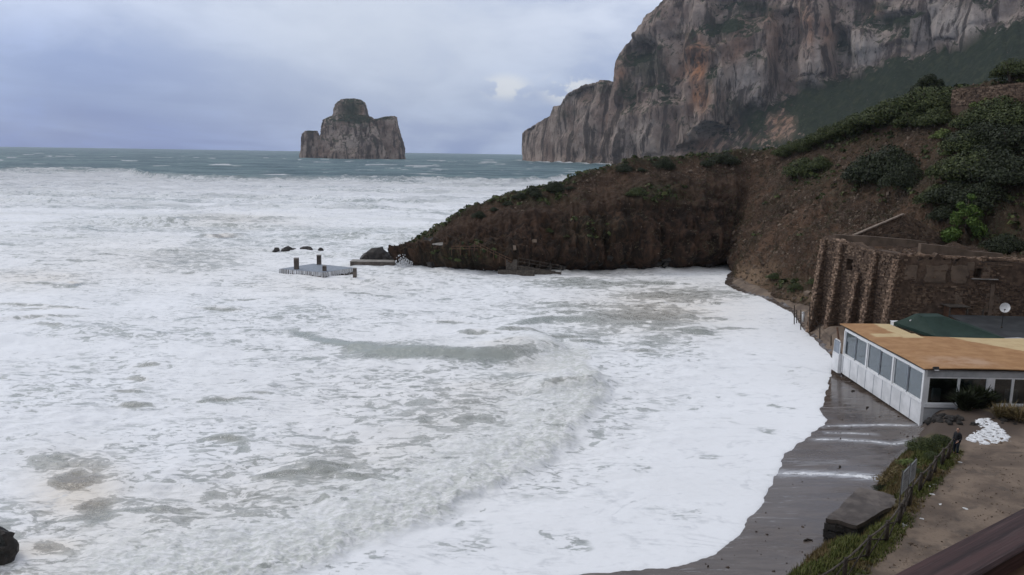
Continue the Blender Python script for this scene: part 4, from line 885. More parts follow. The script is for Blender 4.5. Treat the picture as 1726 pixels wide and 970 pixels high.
# scrub and rubble cover on the hill
cen = HV[HF].mean(1); e1 = HV[HF[:, 1]] - HV[HF[:, 0]]; e2 = HV[HF[:, 3]] - HV[HF[:, 0]]; ar = np.linalg.norm(np.cross(e1, e2), axis=1)
cpx, cpy = proj(cen[:, 0], cen[:, 1], cen[:, 2]); vis = (cpx > 640) & (cpx < 1800) & (cpy > 60) & (cpy < 620) & (cen[:, 1] > 60) & (cen[:, 2] > .6)
sa = scrub[HF].mean(1); g = np.random.default_rng(3)
def scatter(w, n): 
    w = w * vis; return g.choice(len(w), n, p=w / w.sum())
idx = scatter(ar * np.clip(sa - .12, 0, 1), 8000); c0 = cen[idx] + g.normal(size=(len(idx), 3)) * [.2, .2, 0]
k = 12; rad = .18 + .55 * g.random(len(idx)) ** 2; d = g.normal(size=(len(idx), k, 3)); d /= np.linalg.norm(d, axis=2)[..., None]; d[..., 2] = np.abs(d[..., 2])
c = c0[:, None] + d * rad[:, None, None] * [1, 1, .75]; nrm = d + g.normal(size=d.shape) * .5; nrm /= np.linalg.norm(nrm, axis=2)[..., None]
a = np.cross(nrm, g.normal(size=d.shape)); a /= np.linalg.norm(a, axis=2)[..., None]; b = np.cross(nrm, a); s = (rad[:, None] * g.uniform(.3, .6, (len(idx), k)))[..., None]
V = np.stack([c - a * s, c - b * s, c + a * s, c + b * s], 2).reshape(-1, 3)
me = mesh_np('scrub', V, np.arange(len(V)).reshape(-1, 4), False); link('scrub', me, 'maquis', kind='stuff', label='low evergreen scrub covering parts of the hillside', category='scrub')
idx = scatter(ar * (1.1 - np.clip(sa, 0, 1)) * (.15 + sst(-.2, .4, fbm(cen[:, 0] * .2, cen[:, 1] * .2, cen[:, 2] * .2, 3))) * np.clip(cen[:, 0] / 40, .12, 1), 5500); nb = 7
c = (cen[idx] + g.normal(size=(len(idx), 3)) * .1)[:, None] + g.normal(size=(len(idx), nb, 3)) * [.14, .14, .03]; hh = g.uniform(.12, .45, (len(idx), nb)); dr = g.normal(size=(len(idx), nb, 3)) * [.6, .6, .1] + [0, 0, 1]; sd = np.cross(dr, g.normal(size=dr.shape)); sd = sd / np.linalg.norm(sd, axis=2)[..., None] * .05
V = np.stack([c - sd, c + sd, c + dr * hh[..., None]], 2).reshape(-1, 3); me = mesh_np('dry_tufts', V, np.arange(len(V)).reshape(-1, 3), False); link('dry_tufts', me, 'hill_grass', kind='stuff', label='sparse dry tufts over the brown slope', category='dry grass')
def stones_np(c, sx, sy, sz, jit=.25, ax=None):
    """irregular boxes, centres c (n,3), half sizes; ax: optional (n,3,3) axes"""
    n = len(c); B8 = np.array([(i, j, k) for k in (-1, 1) for i, j in ((-1, -1), (1, -1), (1, 1), (-1, 1))], float)
    L = B8[None] * (1 + g.uniform(-jit, jit, (n, 8, 3))) * np.stack([sx, sy, sz], 1)[:, None, :]
    if ax is None:
        q = g.normal(size=(n, 3, 3)); q, _ = np.linalg.qr(q); ax = q
    V = c[:, None] + np.einsum('nij,njk->nik', L, ax)
    F6 = np.array([(3, 2, 1, 0), (4, 5, 6, 7), (0, 1, 5, 4), (1, 2, 6, 5), (2, 3, 7, 6), (3, 0, 4, 7)])
    return V.reshape(-1, 3), (np.arange(n)[:, None, None] * 8 + F6[None]).reshape(-1, 4)
idx = scatter(ar * (cen[:, 0] > 0) * (1.1 - np.clip(sa, 0, 1)) * (.25 + sst(-.1, .5, fbm(cen[:, 0] * .12, cen[:, 1] * .12, cen[:, 2] * .12, 3))) * np.where(np.clip(darkr, 0, 1)[HF].mean(1) > .3, .06, 1), 8000)
s0 = .06 * np.exp(g.normal(size=len(idx)) * .6); s0 = np.clip(s0, .04, .34)
V, Fq = stones_np(cen[idx] + g.normal(size=(len(idx), 3)) * .06, s0 * 1.3, s0, s0 * .8); me = mesh_np('rubble', V, Fq, False); link('rubble', me, 'rubble', kind='stuff', label='loose stones lying over the bare brown hillside', category='rubble')

bl = np.array([gz(x, y)[:2] for x, y in ((640, 444), (668, 447), (735, 456), (800, 459), (905, 461), (1045, 458), (1170, 455), (1225, 450))]); tq = g.uniform(0, len(bl) - 1.001, 260); i0 = tq.astype(int)
c = bl[i0] + (bl[i0 + 1] - bl[i0]) * (tq - i0)[:, None]; c = np.stack([c[:, 0] + g.normal(size=260) * .5, c[:, 1] + g.uniform(-.9, 2.2, 260), g.uniform(-.1, .5, 260) + 0], 1); c[:, 2] += np.clip(c[:, 1] - bl[i0][:, 1], 0, 3) * .8
s0 = .32 * np.exp(g.normal(size=260) * .55); V, Fq = stones_np(c, np.clip(s0 * 1.4, .1, 1.5), np.clip(s0, .1, 1), np.clip(s0 * .7, .1, .8), .35); link('shore_rocks', mesh_np('shore_rocks', V, Fq, False), 'dark_rock', kind='stuff', label='dark broken rocks along the foot of the headland', category='rocks')
# ------------------------------------------------------------------ stone laying
def lay(p0, p1, q1, q0, out, w=.28, h=.17, mask=None, prot=.06, jit=.22):
    """irregular courses of stones over the quad p0,p1 (bottom) q1,q0 (top); returns V,F"""
    p0, p1, q1, q0 = (np.array(p, float) for p in (p0, p1, q1, q0)); out = np.array(out, float); out /= np.linalg.norm(out)
    Hh = (np.linalg.norm(q0 - p0) + np.linalg.norm(q1 - p1)) / 2; nrow = max(1, int(Hh / h)); cs, sx, sz, axs = [], [], [], []
    for r in range(nrow):
        t = (r + .5) / nrow; a = p0 + (q0 - p0) * t; b = p1 + (q1 - p1) * t; Lw = np.linalg.norm(b - a); dx = (b - a) / (Lw + 1e-9); up = np.cross(out, dx) * -1
        up = (q0 - p0) / np.linalg.norm(q0 - p0); x = g.uniform(-.3, 0) * w
        while x < Lw:
            ww = w * g.uniform(.55, 1.5); xc = x + ww / 2
            if xc - ww * .45 > 0 - .12 and xc + ww * .45 < Lw + .12 and (mask is None or mask(xc / Lw, t)):
                cs.append(a + dx * xc + out * g.uniform(-.05, prot) + up * g.uniform(-.03, .03)); sx.append(ww * .47); sz.append(Hh / nrow * g.uniform(.36, .5)); axs.append(np.stack([dx, out, up]))
            x += ww
    if not cs: return np.zeros((0, 3)), np.zeros((0, 4), int)
    n = len(cs); return stones_np(np.array(cs), np.array(sx), np.full(n, .09), np.array(sz), jit, np.array(axs))
def join(parts):
    off = 0; vs, fs = [], []
    for v, f in parts: vs.append(v); fs.append(f + off); off += len(v)
    return np.concatenate(vs), np.concatenate(fs)
def slab(m, a, b, z0, za, zb, th, nrm):
    """vertical wall slab from a to b (xy), bottom z0, tops za/zb, thickness th against nrm"""
    a, b, nrm = Vector((*a, 0)), Vector((*b, 0)), Vector((*nrm, 0)).normalized() * th
    v = [a + Vector((0, 0, z0)), b + Vector((0, 0, z0)), b + Vector((0, 0, zb)), a + Vector((0, 0, za))]; v += [q - nrm for q in v]
    return m.add(v, [(0, 1, 2, 3), (7, 6, 5, 4), (0, 4, 5, 1), (1, 5, 6, 2), (2, 6, 7, 3), (3, 7, 4, 0)])
# ------------------------------------------------------------------ ruin
A0, A1 = np.array([36.9, 93.0]), np.array([40.6, 82.0]); dA = (A1 - A0) / np.linalg.norm(A1 - A0); LA = float(np.linalg.norm(A1 - A0)); nA = np.array([dA[1], -dA[0]])
if nA[0] > 0: nA = -nA
B1 = np.array([56.0, 80.2]); dB = (B1 - A1) / np.linalg.norm(B1 - A1); LB = float(np.linalg.norm(B1 - A1)); nB = np.array([dB[1], -dB[0]])
if nB[1] > 0: nB = -nB
ruin = empty('stone_ruin', (40.6, 82, 1.0), 'roofless brown stone ruin with five sloping buttresses behind the orange-roofed building', 'ruin'); RO = Vector((40.6, 82, 1.0))
def rbuild(mb, name, mat, parent=ruin, **k):
    me = mb.mesh(name); me.transform(Matrix.Translation(-RO)); return link(name, me, mat, parent, **k)
def rnp(V, Fq, name, mat, parent=ruin, **k):
    me = mesh_np(name, V - np.array(RO), Fq, False); return link(name, me, mat, parent, **k)
topA = lambda s: 11.7 - .75 * s / LA + .4 * math.sin(s * 2.3) * math.sin(s * .9 + 1)
PA = lambda s: A0 + dA * s
w = MB(); o0, o1 = 3.9, 4.9
for a_, b_, k_ in ((-.3, o0, 5), (o1, LA, 8)):
    for i in range(k_): q0, q1 = a_ + (b_ - a_) * i / k_, a_ + (b_ - a_) * (i + 1) / k_; slab(w, PA(q0), PA(q1), .2, topA(q0), topA(q1), 1.0, nA)
slab(w, PA(o0), PA(o1), .2, 8.4, 8.4, .996, nA); slab(w, PA(o0), PA(o1), 9.7, topA(o0), topA(o1), .996, nA); rbuild(w, 'sea_wall', 'ruin_stone')
V, Fq = lay((*PA(0), .6), (*PA(LA), .6), (*PA(LA), 10.9), (*PA(0), 11.6), (*nA, 0), .30, .18, lambda u_, t_: not (o0 < u_ * LA < o1 and 8.3 < .6 + t_ * 10.5 < 9.8) and g.random() < .8); rnp(V, Fq, 'facing_stones', 'ruin_cobble', kind='stuff')
for i, (s, zt, w_) in enumerate(((.15, 11.5, .62), (3.0, 11.35, .58), (6.0, 8.4, .55), (8.3, 11.0, .62), (11.4, 10.6, .66))):
    s = min(s, LA - .15); hw = w_ / 2; z0 = .2; pt, pb_ = .35, 1.55
    a, b = PA(s - hw), PA(s + hw); n3 = np.array([*nA, 0])
    V8 = [(*a, z0), (*b, z0), (*b, zt), (*a, zt)]; V8 = [np.array(q) - n3 * .02 for q in V8]; F8 = [V8[0] + n3 * pb_, V8[1] + n3 * pb_, V8[2] + n3 * pt, V8[3] + n3 * pt]
    m = MB(); m.add(V8 + F8, [(4, 5, 6, 7), (3, 2, 1, 0), (0, 1, 5, 4), (1, 2, 6, 5), (2, 3, 7, 6), (3, 0, 4, 7)]); bt = rbuild(m, 'buttress', 'ruin_stone')
    V, Fq = lay(F8[0], F8[1], F8[2], F8[3], n3, .30, .22, None, .10, .35); rnp(V, Fq, 'corner_stones', 'ruin_cobble_lit', bt, kind='stuff')
    V, Fq = lay(V8[1], F8[1], F8[2], V8[2], (*dA, 0), .30, .18, lambda u_, t_: g.random() < .75, .04); rnp(V, Fq, 'facing_stones', 'ruin_cobble', bt, kind='stuff')
topB = lambda s: 10.9 - .35 * s / LB + .3 * math.sin(s * 2.1) + .25 * math.sin(s * 5.3 + 1)
PB = lambda s: A1 + dB * s
def sB(px): 
    lo, hi = 0., LB
    for _ in range(40):
        mid = (lo + hi) / 2; q = PB(mid)
        if proj(q[0], q[1], 9)[0] < px: lo = mid
        else: hi = mid
    return lo
w0, w1_ = sB(1640), sB(1654)
w = MB(); st = 12
for i in range(st):
    a, b = i * w0 / st, (i + 1) * w0 / st; slab(w, PB(a), PB(b), 1.5, topB(a), topB(b), 1.0, nB)
slab(w, PB(w0), PB(w1_), 1.5, 8.9, 8.9, .996, nB); slab(w, PB(w0), PB(w1_), 9.9, topB(w0), topB(w1_), .996, nB)
for i in range(4):
    a, b = w1_ + i * (LB - w1_) / 4, w1_ + (i + 1) * (LB - w1_) / 4; slab(w, PB(a), PB(b), 1.5, topB(a) - .1 * i, topB(b) - .1 * i - .1, 1.0, nB)
rbuild(w, 'front_wall', 'ruin_stone')
NZ = fbm(*np.meshgrid(np.linspace(0, 6, 61), np.linspace(0, 4, 41)), None, 3)
nz = lambda u_, t_: NZ[int(t_ * 40), int(u_ * 60)]
V, Fq = lay((*PB(0), 1.6), (*PB(LB), 1.6), (*PB(LB), 10.3), (*PB(0), 10.7), (*nB, 0), .32, .18, lambda u_, t_: not (w0 - .1 < u_ * LB < w1_ + .1 and 8.8 < 1.6 + t_ * 9 < 10) and nz(u_, t_) > -.22 and not (.10 < u_ < .5 and t_ > .72 and g.random() < .85)); rnp(V, Fq, 'facing_stones', 'ruin_cobble', kind='stuff')
def plaster(px0, px1, z0, z1, seed):
    m = MB(); gg = random.Random(seed); a, b = sB(px0), sB(px1); n = 16; poly = []
    for k in range(n):
        th = 6.283 * k / n; ux = .5 + .5 * max(-1, min(1, 2.2 * math.cos(th))) * gg.uniform(.72, 1.0); uz = .5 + .5 * max(-1, min(1, 2.2 * math.sin(th))) * gg.uniform(.72, 1.0)
        q = PB(a + (b - a) * ux); poly.append((q[0], q[1], z0 + (z1 - z0) * uz))
    n3 = Vector((*nB, 0)); f = [Vector(q) + n3 * .10 for q in poly]; bk = [Vector(q) - n3 * .02 for q in poly]
    m.add(f + bk, [tuple(range(n)), tuple(range(2 * n - 1, n - 1, -1))] + [(k, k + n, (k + 1) % n + n, (k + 1) % n) for k in range(n)]); return rbuild(m, 'plaster_patch', 'ruin_plaster')
for q in ((1556, 1598, 8.1, 10.3, 1), (1601, 1632, 8.2, 10.35, 2), (1628, 1641, 9.6, 10.6, 3), (1655, 1668, 8.7, 10.4, 4), (1612, 1626, 5.3, 7.6, 5), (1664, 1690, 5.2, 7.4, 6), (1523, 1546, 8.3, 10.2, 7)): plaster(*q)
m = MB(); s = sB(1674); q = PB(s); n3 = np.array([*nB, 0]); m.beam((*(q + nB * .12), 3.0), (*(q + nB * .12), 8.3), .34, .24, (nB[0], nB[1], 0)); rbuild(m, 'downpipe', 'ruin_plaster')
m = MB(); a, b = PB(w0 - .15), PB(w1_ + 1.6); m.beam((*(a + nB * .1), 8.83), (*(b + nB * .1), 8.83), .24, .10); rbuild(m, 'sill', 'concrete')
# earth fill and inner walls
m = MB(); n = 14; tops = []
for j in range(n):
    for i in range(n):
        a = PA(LA - (LA + .0) * j / (n - 1)) - nA * .6; x = a[0] + i / (n - 1) * 14.0; y = a[1] - .1 * i; tops.append((x, y, 9.9 + .05 * i * (j / n) + .55 * random.random() + .10 * j * i / n * .5))
m.add(tops, [(j * n + i, j * n + i + 1, (j + 1) * n + i + 1, (j + 1) * n + i) for j in range(n - 1) for i in range(n - 1)]); rbuild(m, 'rubble_fill', 'hill_earth')
def inner_wall(name, pts, Y, th=.7, zb=9.0, stones=True, mat='ruin_plaster', w=.36):
    P3 = [np.array(aty(px, py, Y)) for px, py in pts]; m = MB(); parts = []
    for a, b in zip(P3[:-1], P3[1:]):
        slab(m, a[:2], b[:2], zb, a[2], b[2], th, (0, -1))
        if stones: parts.append(lay((a[0], a[1], zb + .1), (b[0], b[1], zb + .1), b, a, (0, -1, 0), w, .22, lambda u_, t_: g.random() < .8))
    o = rbuild(m, name, mat)
    if stones: V, Fq = join(parts); rnp(V, Fq, 'facing_stones', 'ruin_cobble', o, kind='stuff')
    return P3
gp = inner_wall('gable_wall', [(1440, 397), (1480, 380), (1527, 361), (1552, 374), (1598, 402)], 98, .8, 10.0)
m = MB(); m.beam(gp[0] + [0, -.15, .08], gp[2] + [-.4, -.15, .0], .5, .14); rbuild(m, 'coping', 'ruin_coping')
inner_wall('cross_wall', [(1408, 396), (1470, 399), (1540, 405), (1562, 408)], 92.5, .6, 9.5, False)
inner_wall('parapet', [(1553, 411), (1600, 416), (1640, 424), (1690, 428)], 84.5, .6, 9.6, False)
for k_, (px, py) in enumerate(((1430, 398), (1580, 405), (1500, 414), (1555, 392))):
    pass
idx_n = 420; c = np.stack([g.uniform(38.5, 54, idx_n), g.uniform(83, 92, idx_n), np.full(idx_n, 10.55)], 1); c[:, 0] += (92 - c[:, 1]) * .1; s0 = .10 * np.exp(g.normal(size=idx_n) * .5); V, Fq = stones_np(c, s0 * 1.3, s0, s0 * .8); rnp(V, Fq, 'fallen_stones', 'ruin_cobble', kind='stuff')
# coping stones along the two broken wall heads
parts = [lay((*PA(0), topA(0) - .1), (*PA(LA), topA(LA) - .1), (*(PA(LA) - nA), topA(LA) - .05), (*(PA(0) - nA), topA(0) - .05), (0, 0, 1), .42, .3, None, .16, .3), lay((*PB(0), topB(0) - .1), (*PB(LB), topB(LB) - .35), (*(PB(LB) - nB), topB(LB) - .3), (*(PB(0) - nB), topB(0) - .1), (0, 0, 1), .42, .3, None, .12, .3)]
V, Fq = join(parts); rnp(V, Fq, 'wall_head_stones', 'ruin_cobble_lit', kind='stuff')
# lean-to door frame at the foot of the front wall
sh = empty('lean_to', (*PB(sB(1608)), 2.0), 'small reddish-brown lean-to with plank frame against the ruin wall behind the green tent', 'shed'); so_ = Vector((*PB(sB(1608)), 2.0))
m = MB(); m.box((.0, -.75, 2.0), (1.5, 1.3, 4.0)); m.build('body', 'brown_wood', sh); m = MB(); m.box((.0, -.85, 4.06), (2.1, 1.7, .1)); m.build('roof', 'grey_wood', sh)
for dx_ in (-.85, .95, 2.6): m = MB(); m.box((dx_, -1.45, 1.9), (.14, .14, 3.9)); m.build('post', 'grey_wood', sh)
# drystone wall on the crest
W0, W1 = np.array(aty(1606, 152, 124)), np.array(aty(1735, 140, 113)); dw = W1 - W0; nw = np.array([dw[1], -dw[0], 0]); nw /= np.linalg.norm(nw)
if nw[1] > 0: nw = -nw
ds = empty('drystone_wall', W0 - [0, 0, 2.2], 'long drystone wall of brown stones along the top of the hillside', 'wall'); m = MB(); o_ = W0 - [0, 0, 2.2]
slab(m, W0[:2] - o_[:2], W1[:2] - o_[:2], -1.5, 2.15, 2.15 + W1[2] - W0[2], .6, nw[:2]); m.build('core', 'ruin_stone', ds)
V, Fq = lay([0, 0, -.2], dw + [0, 0, -.2], dw + [0, 0, 2.2], [0, 0, 2.2], nw, .42, .24, None, .10, .3); V2, F2 = lay([0, 0, 2.16], dw + [0, 0, 2.16], dw + [0, 0, 2.16] - nw * .6, [0, 0, 2.16] - nw * .6, (0, 0, 1), .45, .3, None, .12, .3)
V, Fq = join([(V, Fq), (V2, F2)]); link('facing_stones', mesh_np('facing_stones', V, Fq, False), 'ruin_cobble', ds, kind='stuff')
# ------------------------------------------------------------------ seaside restaurant
RX, RY, RZ = 31.58, 58.3, 1.0; LW = 14.6; FW = 15.0; ZT = 4.25
rest = empty('beach_restaurant', (RX, RY, RZ), 'white beach restaurant with glazed sides and a patchy orange-tan flat roof', 'restaurant')
def part(m, name, mat, parent=rest, bevel=0.0, **k): return m.build(name, mat, parent, False, bevel, **k)
# side wall (faces the sea, x = 0): lower panels, sill, posts, three window pairs, header
m = MB(); m.b2((.06, .05, 0), (.16, LW, 1.55)); m.b2((.06, .05, 3.93), (.16, LW, ZT)); part(m, 'side_wall', 'grey_board')
pw = (LW - .1) / 9
for i in range(9):
    m = MB(); m.b2((.0, .08 + i * pw, -.25), (.058, .02 + (i + 1) * pw - .03, 1.5)); part(m, 'panel', 'white_paint', bevel=.008)
for i in range(10):
    m = MB(); y = .045 + i * pw; m.b2((.012, y - .03, -.2), (.066, y + .03, 1.49)); part(m, 'seam', 'seam_grey')
m = MB(); m.b2((-.07, -.02, 1.5), (.10, LW, 1.64)); part(m, 'sill', 'white_frame')
m = MB(); m.b2((-.05, -.02, 3.92), (.10, LW, 4.12)); part(m, 'header', 'white_frame')
ww = LW / 3
def window(x0, x1, z0, z1, axis, fixed, two=True, fr=.075, dep=.07):
    """frame + pane; axis 'y' = on the side wall (x=fixed), axis 'x' = on the front (y=fixed)"""
    def b(a0, b0, a1, b1, d0, d1):
        return ((d0, a0, b0), (d1, a1, b1)) if axis == 'y' else ((a0, d0, b0), (a1, d1, b1))
    m = MB(); f = fixed
    for (p, q, r, s) in ((x0, z0, x0 + fr, z1), (x1 - fr, z0, x1, z1), (x0 + fr, z0, x1 - fr, z0 + fr), (x0 + fr, z1 - fr, x1 - fr, z1)): m.b2(*b(p, q, r, s, f, f + dep))
    o = part(m, 'window', 'white_frame'); m = MB(); m.b2(*b(x0 + fr - .005, z0 + fr - .005, x1 - fr + .005, z1 - fr + .005, f + dep * .5, f + dep * .5 + .012)); part(m, 'pane', 'window_glass', o); return o
for i in range(3):
    y0 = i * ww
    m = MB(); m.b2((-.04, y0 + .0, 1.645), (.12, y0 + .16, 3.915)); part(m, 'post', 'white_frame')
    window(y0 + .20, y0 + ww / 2 + .03, 1.66, 3.9, 'y', .0); window(y0 + ww / 2 - .02, y0 + ww - .04, 1.66, 3.9, 'y', .05)
    m = MB(); m.b2((-.045, y0 + ww / 2 - .05, 1.66), (-.002, y0 + ww / 2 + .01, 3.9)); part(m, 'rail', 'seam_grey')
m = MB(); m.b2((-.04, LW - .03, -.2), (.12, LW + .12, 3.92)); part(m, 'post', 'white_frame')
# front wall (faces the path, y = 0)
m = MB(); m.b2((-.03, -.03, -.3), (.20, .13, ZT - .02)); part(m, 'corner_post', 'white_paint')
m = MB(); m.b2((.2, .0, 3.62), (FW, .12, ZT)); part(m, 'fascia', 'grey_board')
m = MB(); m.b2((.2, -.10, 1.22), (2.95, .10, 1.50)); part(m, 'ledge', 'white_paint')
m = MB(); m.b2((2.95, -.08, 1.22), (FW, .10, 1.46)); part(m, 'ledge', 'white_paint')
m = MB(); m.b2((.22, .03, -.4), (2.58, .09, 1.14)); part(m, 'backing', 'grey_board')
for i in range(6):
    m = MB(); z = -.4 + i * .255; m.box((1.41, .008, z + .127), (2.40, .035, .262), Matrix.Rotation(R_(-4), 3, 'X')); part(m, 'plank', 'grey_board')
m = MB(); m.b2((2.60, -.04, -.3), (2.76, .12, 1.21)); part(m, 'post', 'white_paint')
m = MB(); m.b2((2.78, .04, -.3), (FW, .12, 1.21)); part(m, 'base_wall', 'ochre_wall')
for (a, b) in ((.36, 2.66), (2.70, 4.86), (5.36, 6.80), (6.84, 8.6), (8.9, 10.6), (10.64, 12.4)): window(a, b, 1.51, 3.60, 'x', .0)
for (a, b) in ((.20, .35), (4.88, 5.34), (8.61, 8.89), (12.42, FW)):
    m = MB(); m.b2((a, -.02, 1.505), (b, .12, 3.618)); part(m, 'post', 'white_paint')
# roof: L-shaped thin deck with a slight bow along the front, dark edge below
def rz(x, y): return ZT + .10 + .05 * math.sin(x * .45) + .03 * math.sin(y * .6 + x * .2) + .05 * min(1, y / 6)
nx, ny = 46, 46; m = MB(); idm = {}
xs_ = np.linspace(-.22, FW, nx); ys_ = np.linspace(-.25, 15.5, ny); vs = []
def inside(x, y): return y <= 10.2 or x <= 4.75 - (y - 10.2) * .06
for j in range(ny):
    for i in range(nx): idm[i, j] = len(vs); vs.append((xs_[i], ys_[j], rz(xs_[i], ys_[j])))
fs = [(idm[i, j], idm[i + 1, j], idm[i + 1, j + 1], idm[i, j + 1]) for j in range(ny - 1) for i in range(nx - 1) if inside((xs_[i] + xs_[i + 1]) / 2, (ys_[j] + ys_[j + 1]) / 2)]
me = bpy.data.meshes.new('roof'); bm = bmesh.new(); bv = [bm.verts.new(v) for v in vs]; [bm.faces.new([bv[i] for i in f]) for f in fs]
bmesh.ops.delete(bm, geom=[v for v in bm.verts if not v.link_faces], context='VERTS'); bmesh.ops.solidify(bm, geom=list(bm.faces), thickness=.07); bmesh.ops.recalc_face_normals(bm, faces=list(bm.faces)); bm.to_mesh(me); bm.free()
link('roof', me, 'roof_tan', rest)
m = MB(); m.b2((-.17, -.19, ZT - .035), (FW, -.13, ZT + .045)); m.b2((-.17, -.13, ZT - .035), (-.11, 15.3, ZT + .045)); part(m, 'roof_edge', 'black_metal')
# interior
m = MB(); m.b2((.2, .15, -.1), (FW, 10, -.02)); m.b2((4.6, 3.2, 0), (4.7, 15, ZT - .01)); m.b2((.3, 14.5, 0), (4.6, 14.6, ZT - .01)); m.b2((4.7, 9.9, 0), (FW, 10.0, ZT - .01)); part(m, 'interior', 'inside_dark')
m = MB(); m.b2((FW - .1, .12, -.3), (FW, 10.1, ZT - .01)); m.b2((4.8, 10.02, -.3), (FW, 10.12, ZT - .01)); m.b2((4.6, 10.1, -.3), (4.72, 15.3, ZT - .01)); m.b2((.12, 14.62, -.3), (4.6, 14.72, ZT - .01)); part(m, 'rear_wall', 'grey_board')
m = MB(); m.add([(2.80, .32, 3.55), (4.78, .32, 3.55), (4.3, .36, 3.1), (3.8, .40, 2.45), (3.62, .42, 2.05), (3.5, .40, 2.5), (3.2, .36, 3.1)], [(0, 1, 2, 6), (6, 2, 3, 5), (5, 3, 4)]); m.add([(3.58, .42, 2.05), (3.66, .42, 2.05), (3.74, .42, 1.75), (3.5, .42, 1.75)], [(0, 1, 2, 3)]); part(m, 'curtain', 'curtain')
m = MB(); m.b2((.7, 2.6, 1.9), (1.5, 2.65, 3.3)); part(m, 'poster', 'ochre_wall')
m = MB(); m.b2((1.7, 1.6, 1.2), (2.3, 1.9, 2.2)); part(m, 'counter', 'curtain'); m = MB(); m.b2((7.3, 1.2, 1.2), (8.1, 1.6, 2.3)); part(m, 'counter', 'curtain')
# floodlight at the roof corner
fl = empty('floodlight', (RX + .62, RY - .22, RZ + ZT + .05), 'small black floodlight fixed under the roof corner of the white building', 'lamp')
m = MB(); m.box((0, -.12, .08), (.42, .2, .26), Matrix.Rotation(R_(-25), 3, 'X')); m.build('lamp_body', 'black_metal', fl, bevel=.02); m = MB(); m.box((0, -.235, .035), (.34, .02, .18), Matrix.Rotation(R_(-25), 3, 'X')); m.build('lens', 'dish_white', fl); m = MB(); m.beam((0, .14, .0), (0, -.06, .02), .16, .06); m.build('bracket', 'black_metal', fl)
# annex at the sea end
an = empty('service_hatch', (RX, RY + LW + .15, RZ), 'low white annex with rounded grey screen at the sea end of the restaurant', 'annex')
m = MB(); m.b2((-.35, .05, -.3), (.0, 1.5, 1.55)); m.build('wall', 'white_paint', an); m = MB(); m.b2((-.3, .1, 1.552), (-.22, 1.45, 2.7)); m.build('screen', 'seam_grey', an)
m = MB(); m.tube([(-.26, .1, 1.55), (-.26, .1, 2.6), (-.26, .3, 2.8), (-.26, 1.2, 2.8), (-.26, 1.45, 2.6), (-.26, 1.45, 1.55)], .05, 6); m.build('screen_frame', 'white_frame', an)
po = empty('leaning_pole', aty(1421, 632, 73.5), 'brown leaning timber pole stuck in the sand at the sea end of the restaurant', 'pole'); a = Vector(aty(1421, 632, 73.5))
m = MB(); m.tube([(0, 0, -.3), Vector(aty(1416, 590, a.y + .2)) - a, Vector(aty(1411, 552, a.y + .4)) - a], [.12, .11, .095], 8); m.build('pole', 'brown_wood', po, True)
# ---- green tent
T = [np.array(q) for q in ((36.2, 73.2, 5.75), (38.0, 68.75, 5.40), (44.4, 68.4, 5.25), (43.6, 74.0, 5.6))]; AP = [np.array(aty(px, 532, 71.6)) for px in (1551, 1588)]
tent = empty('party_tent', (40, 71, 1.2), 'dark green pyramid tent roof rising behind the orange-tan roof', 'tent'); to = np.array((40, 71, 1.2))
m = MB(); ap = [AP[0] + [0, -.5, 0], AP[1] + [0, -.5, 0], AP[1] + [0, .8, .02], AP[0] + [0, .8, .02]]
vs = []; fs = []; n = 9
for s_ in range(4):
    a0, a1 = T[s_], T[(s_ + 1) % 4]; tp = [(ap[3], ap[0]), (ap[0], ap[1]), (ap[1], ap[2]), (ap[2], ap[3])][s_]; b0 = len(vs)
    for r in range(n):
        t_ = r / (n - 1); sag = -.28 * math.sin(math.pi * t_)
        for c_ in range(n):
            u_ = c_ / (n - 1); q = (a0 * (1 - u_) + a1 * u_) * (1 - t_) + (tp[0] * (1 - u_) + tp[1] * u_) * t_; vs.append(q + [0, 0, sag * math.sin(math.pi * u_) * .6 + sag * .2] - to)
    fs += [(b0 + r * n + c_, b0 + r * n + c_ + 1, b0 + (r + 1) * n + c_ + 1, b0 + (r + 1) * n + c_) for r in range(n - 1) for c_ in range(n - 1)]
b0 = len(vs); vs += [q - to for q in ap]; fs.append((b0, b0 + 1, b0 + 2, b0 + 3)); m.add(vs, fs); m.build('canopy', 'tent_green', tent)
for a0, a1 in ((0, 1), (1, 2)):
    m = MB(); p_, q_ = Vector(T[a0] - to), Vector(T[a1] - to); m.add([p_, q_, q_ - Vector((0, 0, .28)), p_ - Vector((0, 0, .28))], [(0, 1, 2, 3)]); m.build('valance', 'tent_green', tent)
for q in T: m = MB(); m.tube([Vector(q - to) - Vector((0, 0, .05)), (q[0] - to[0], q[1] - to[1], -.3)], .05, 6); m.build('pole', 'white_frame', tent)
m = MB(); m.beam(Vector(aty(1534, 543, 72.2)) - Vector(to), Vector(aty(1550, 534, 72.4)) - Vector(to), .1, .3); m.beam(Vector(aty(1648, 565, 69.5)) - Vector(to), Vector(aty(1666, 574, 68.6)) - Vector(to), .12, .06); m.build('trim', 'dish_white', tent)
wp = empty('white_box', aty(1512, 546, 73.6), 'small white box on the roof beside the green tent', 'box'); m = MB(); m.box((0, .2, -.05), (.8, .6, .4)); m.build('body', 'dish_white', wp, bevel=.03); m = MB(); m.box((0, .2, .17), (.86, .66, .05)); m.build('lid', 'white_frame', wp)
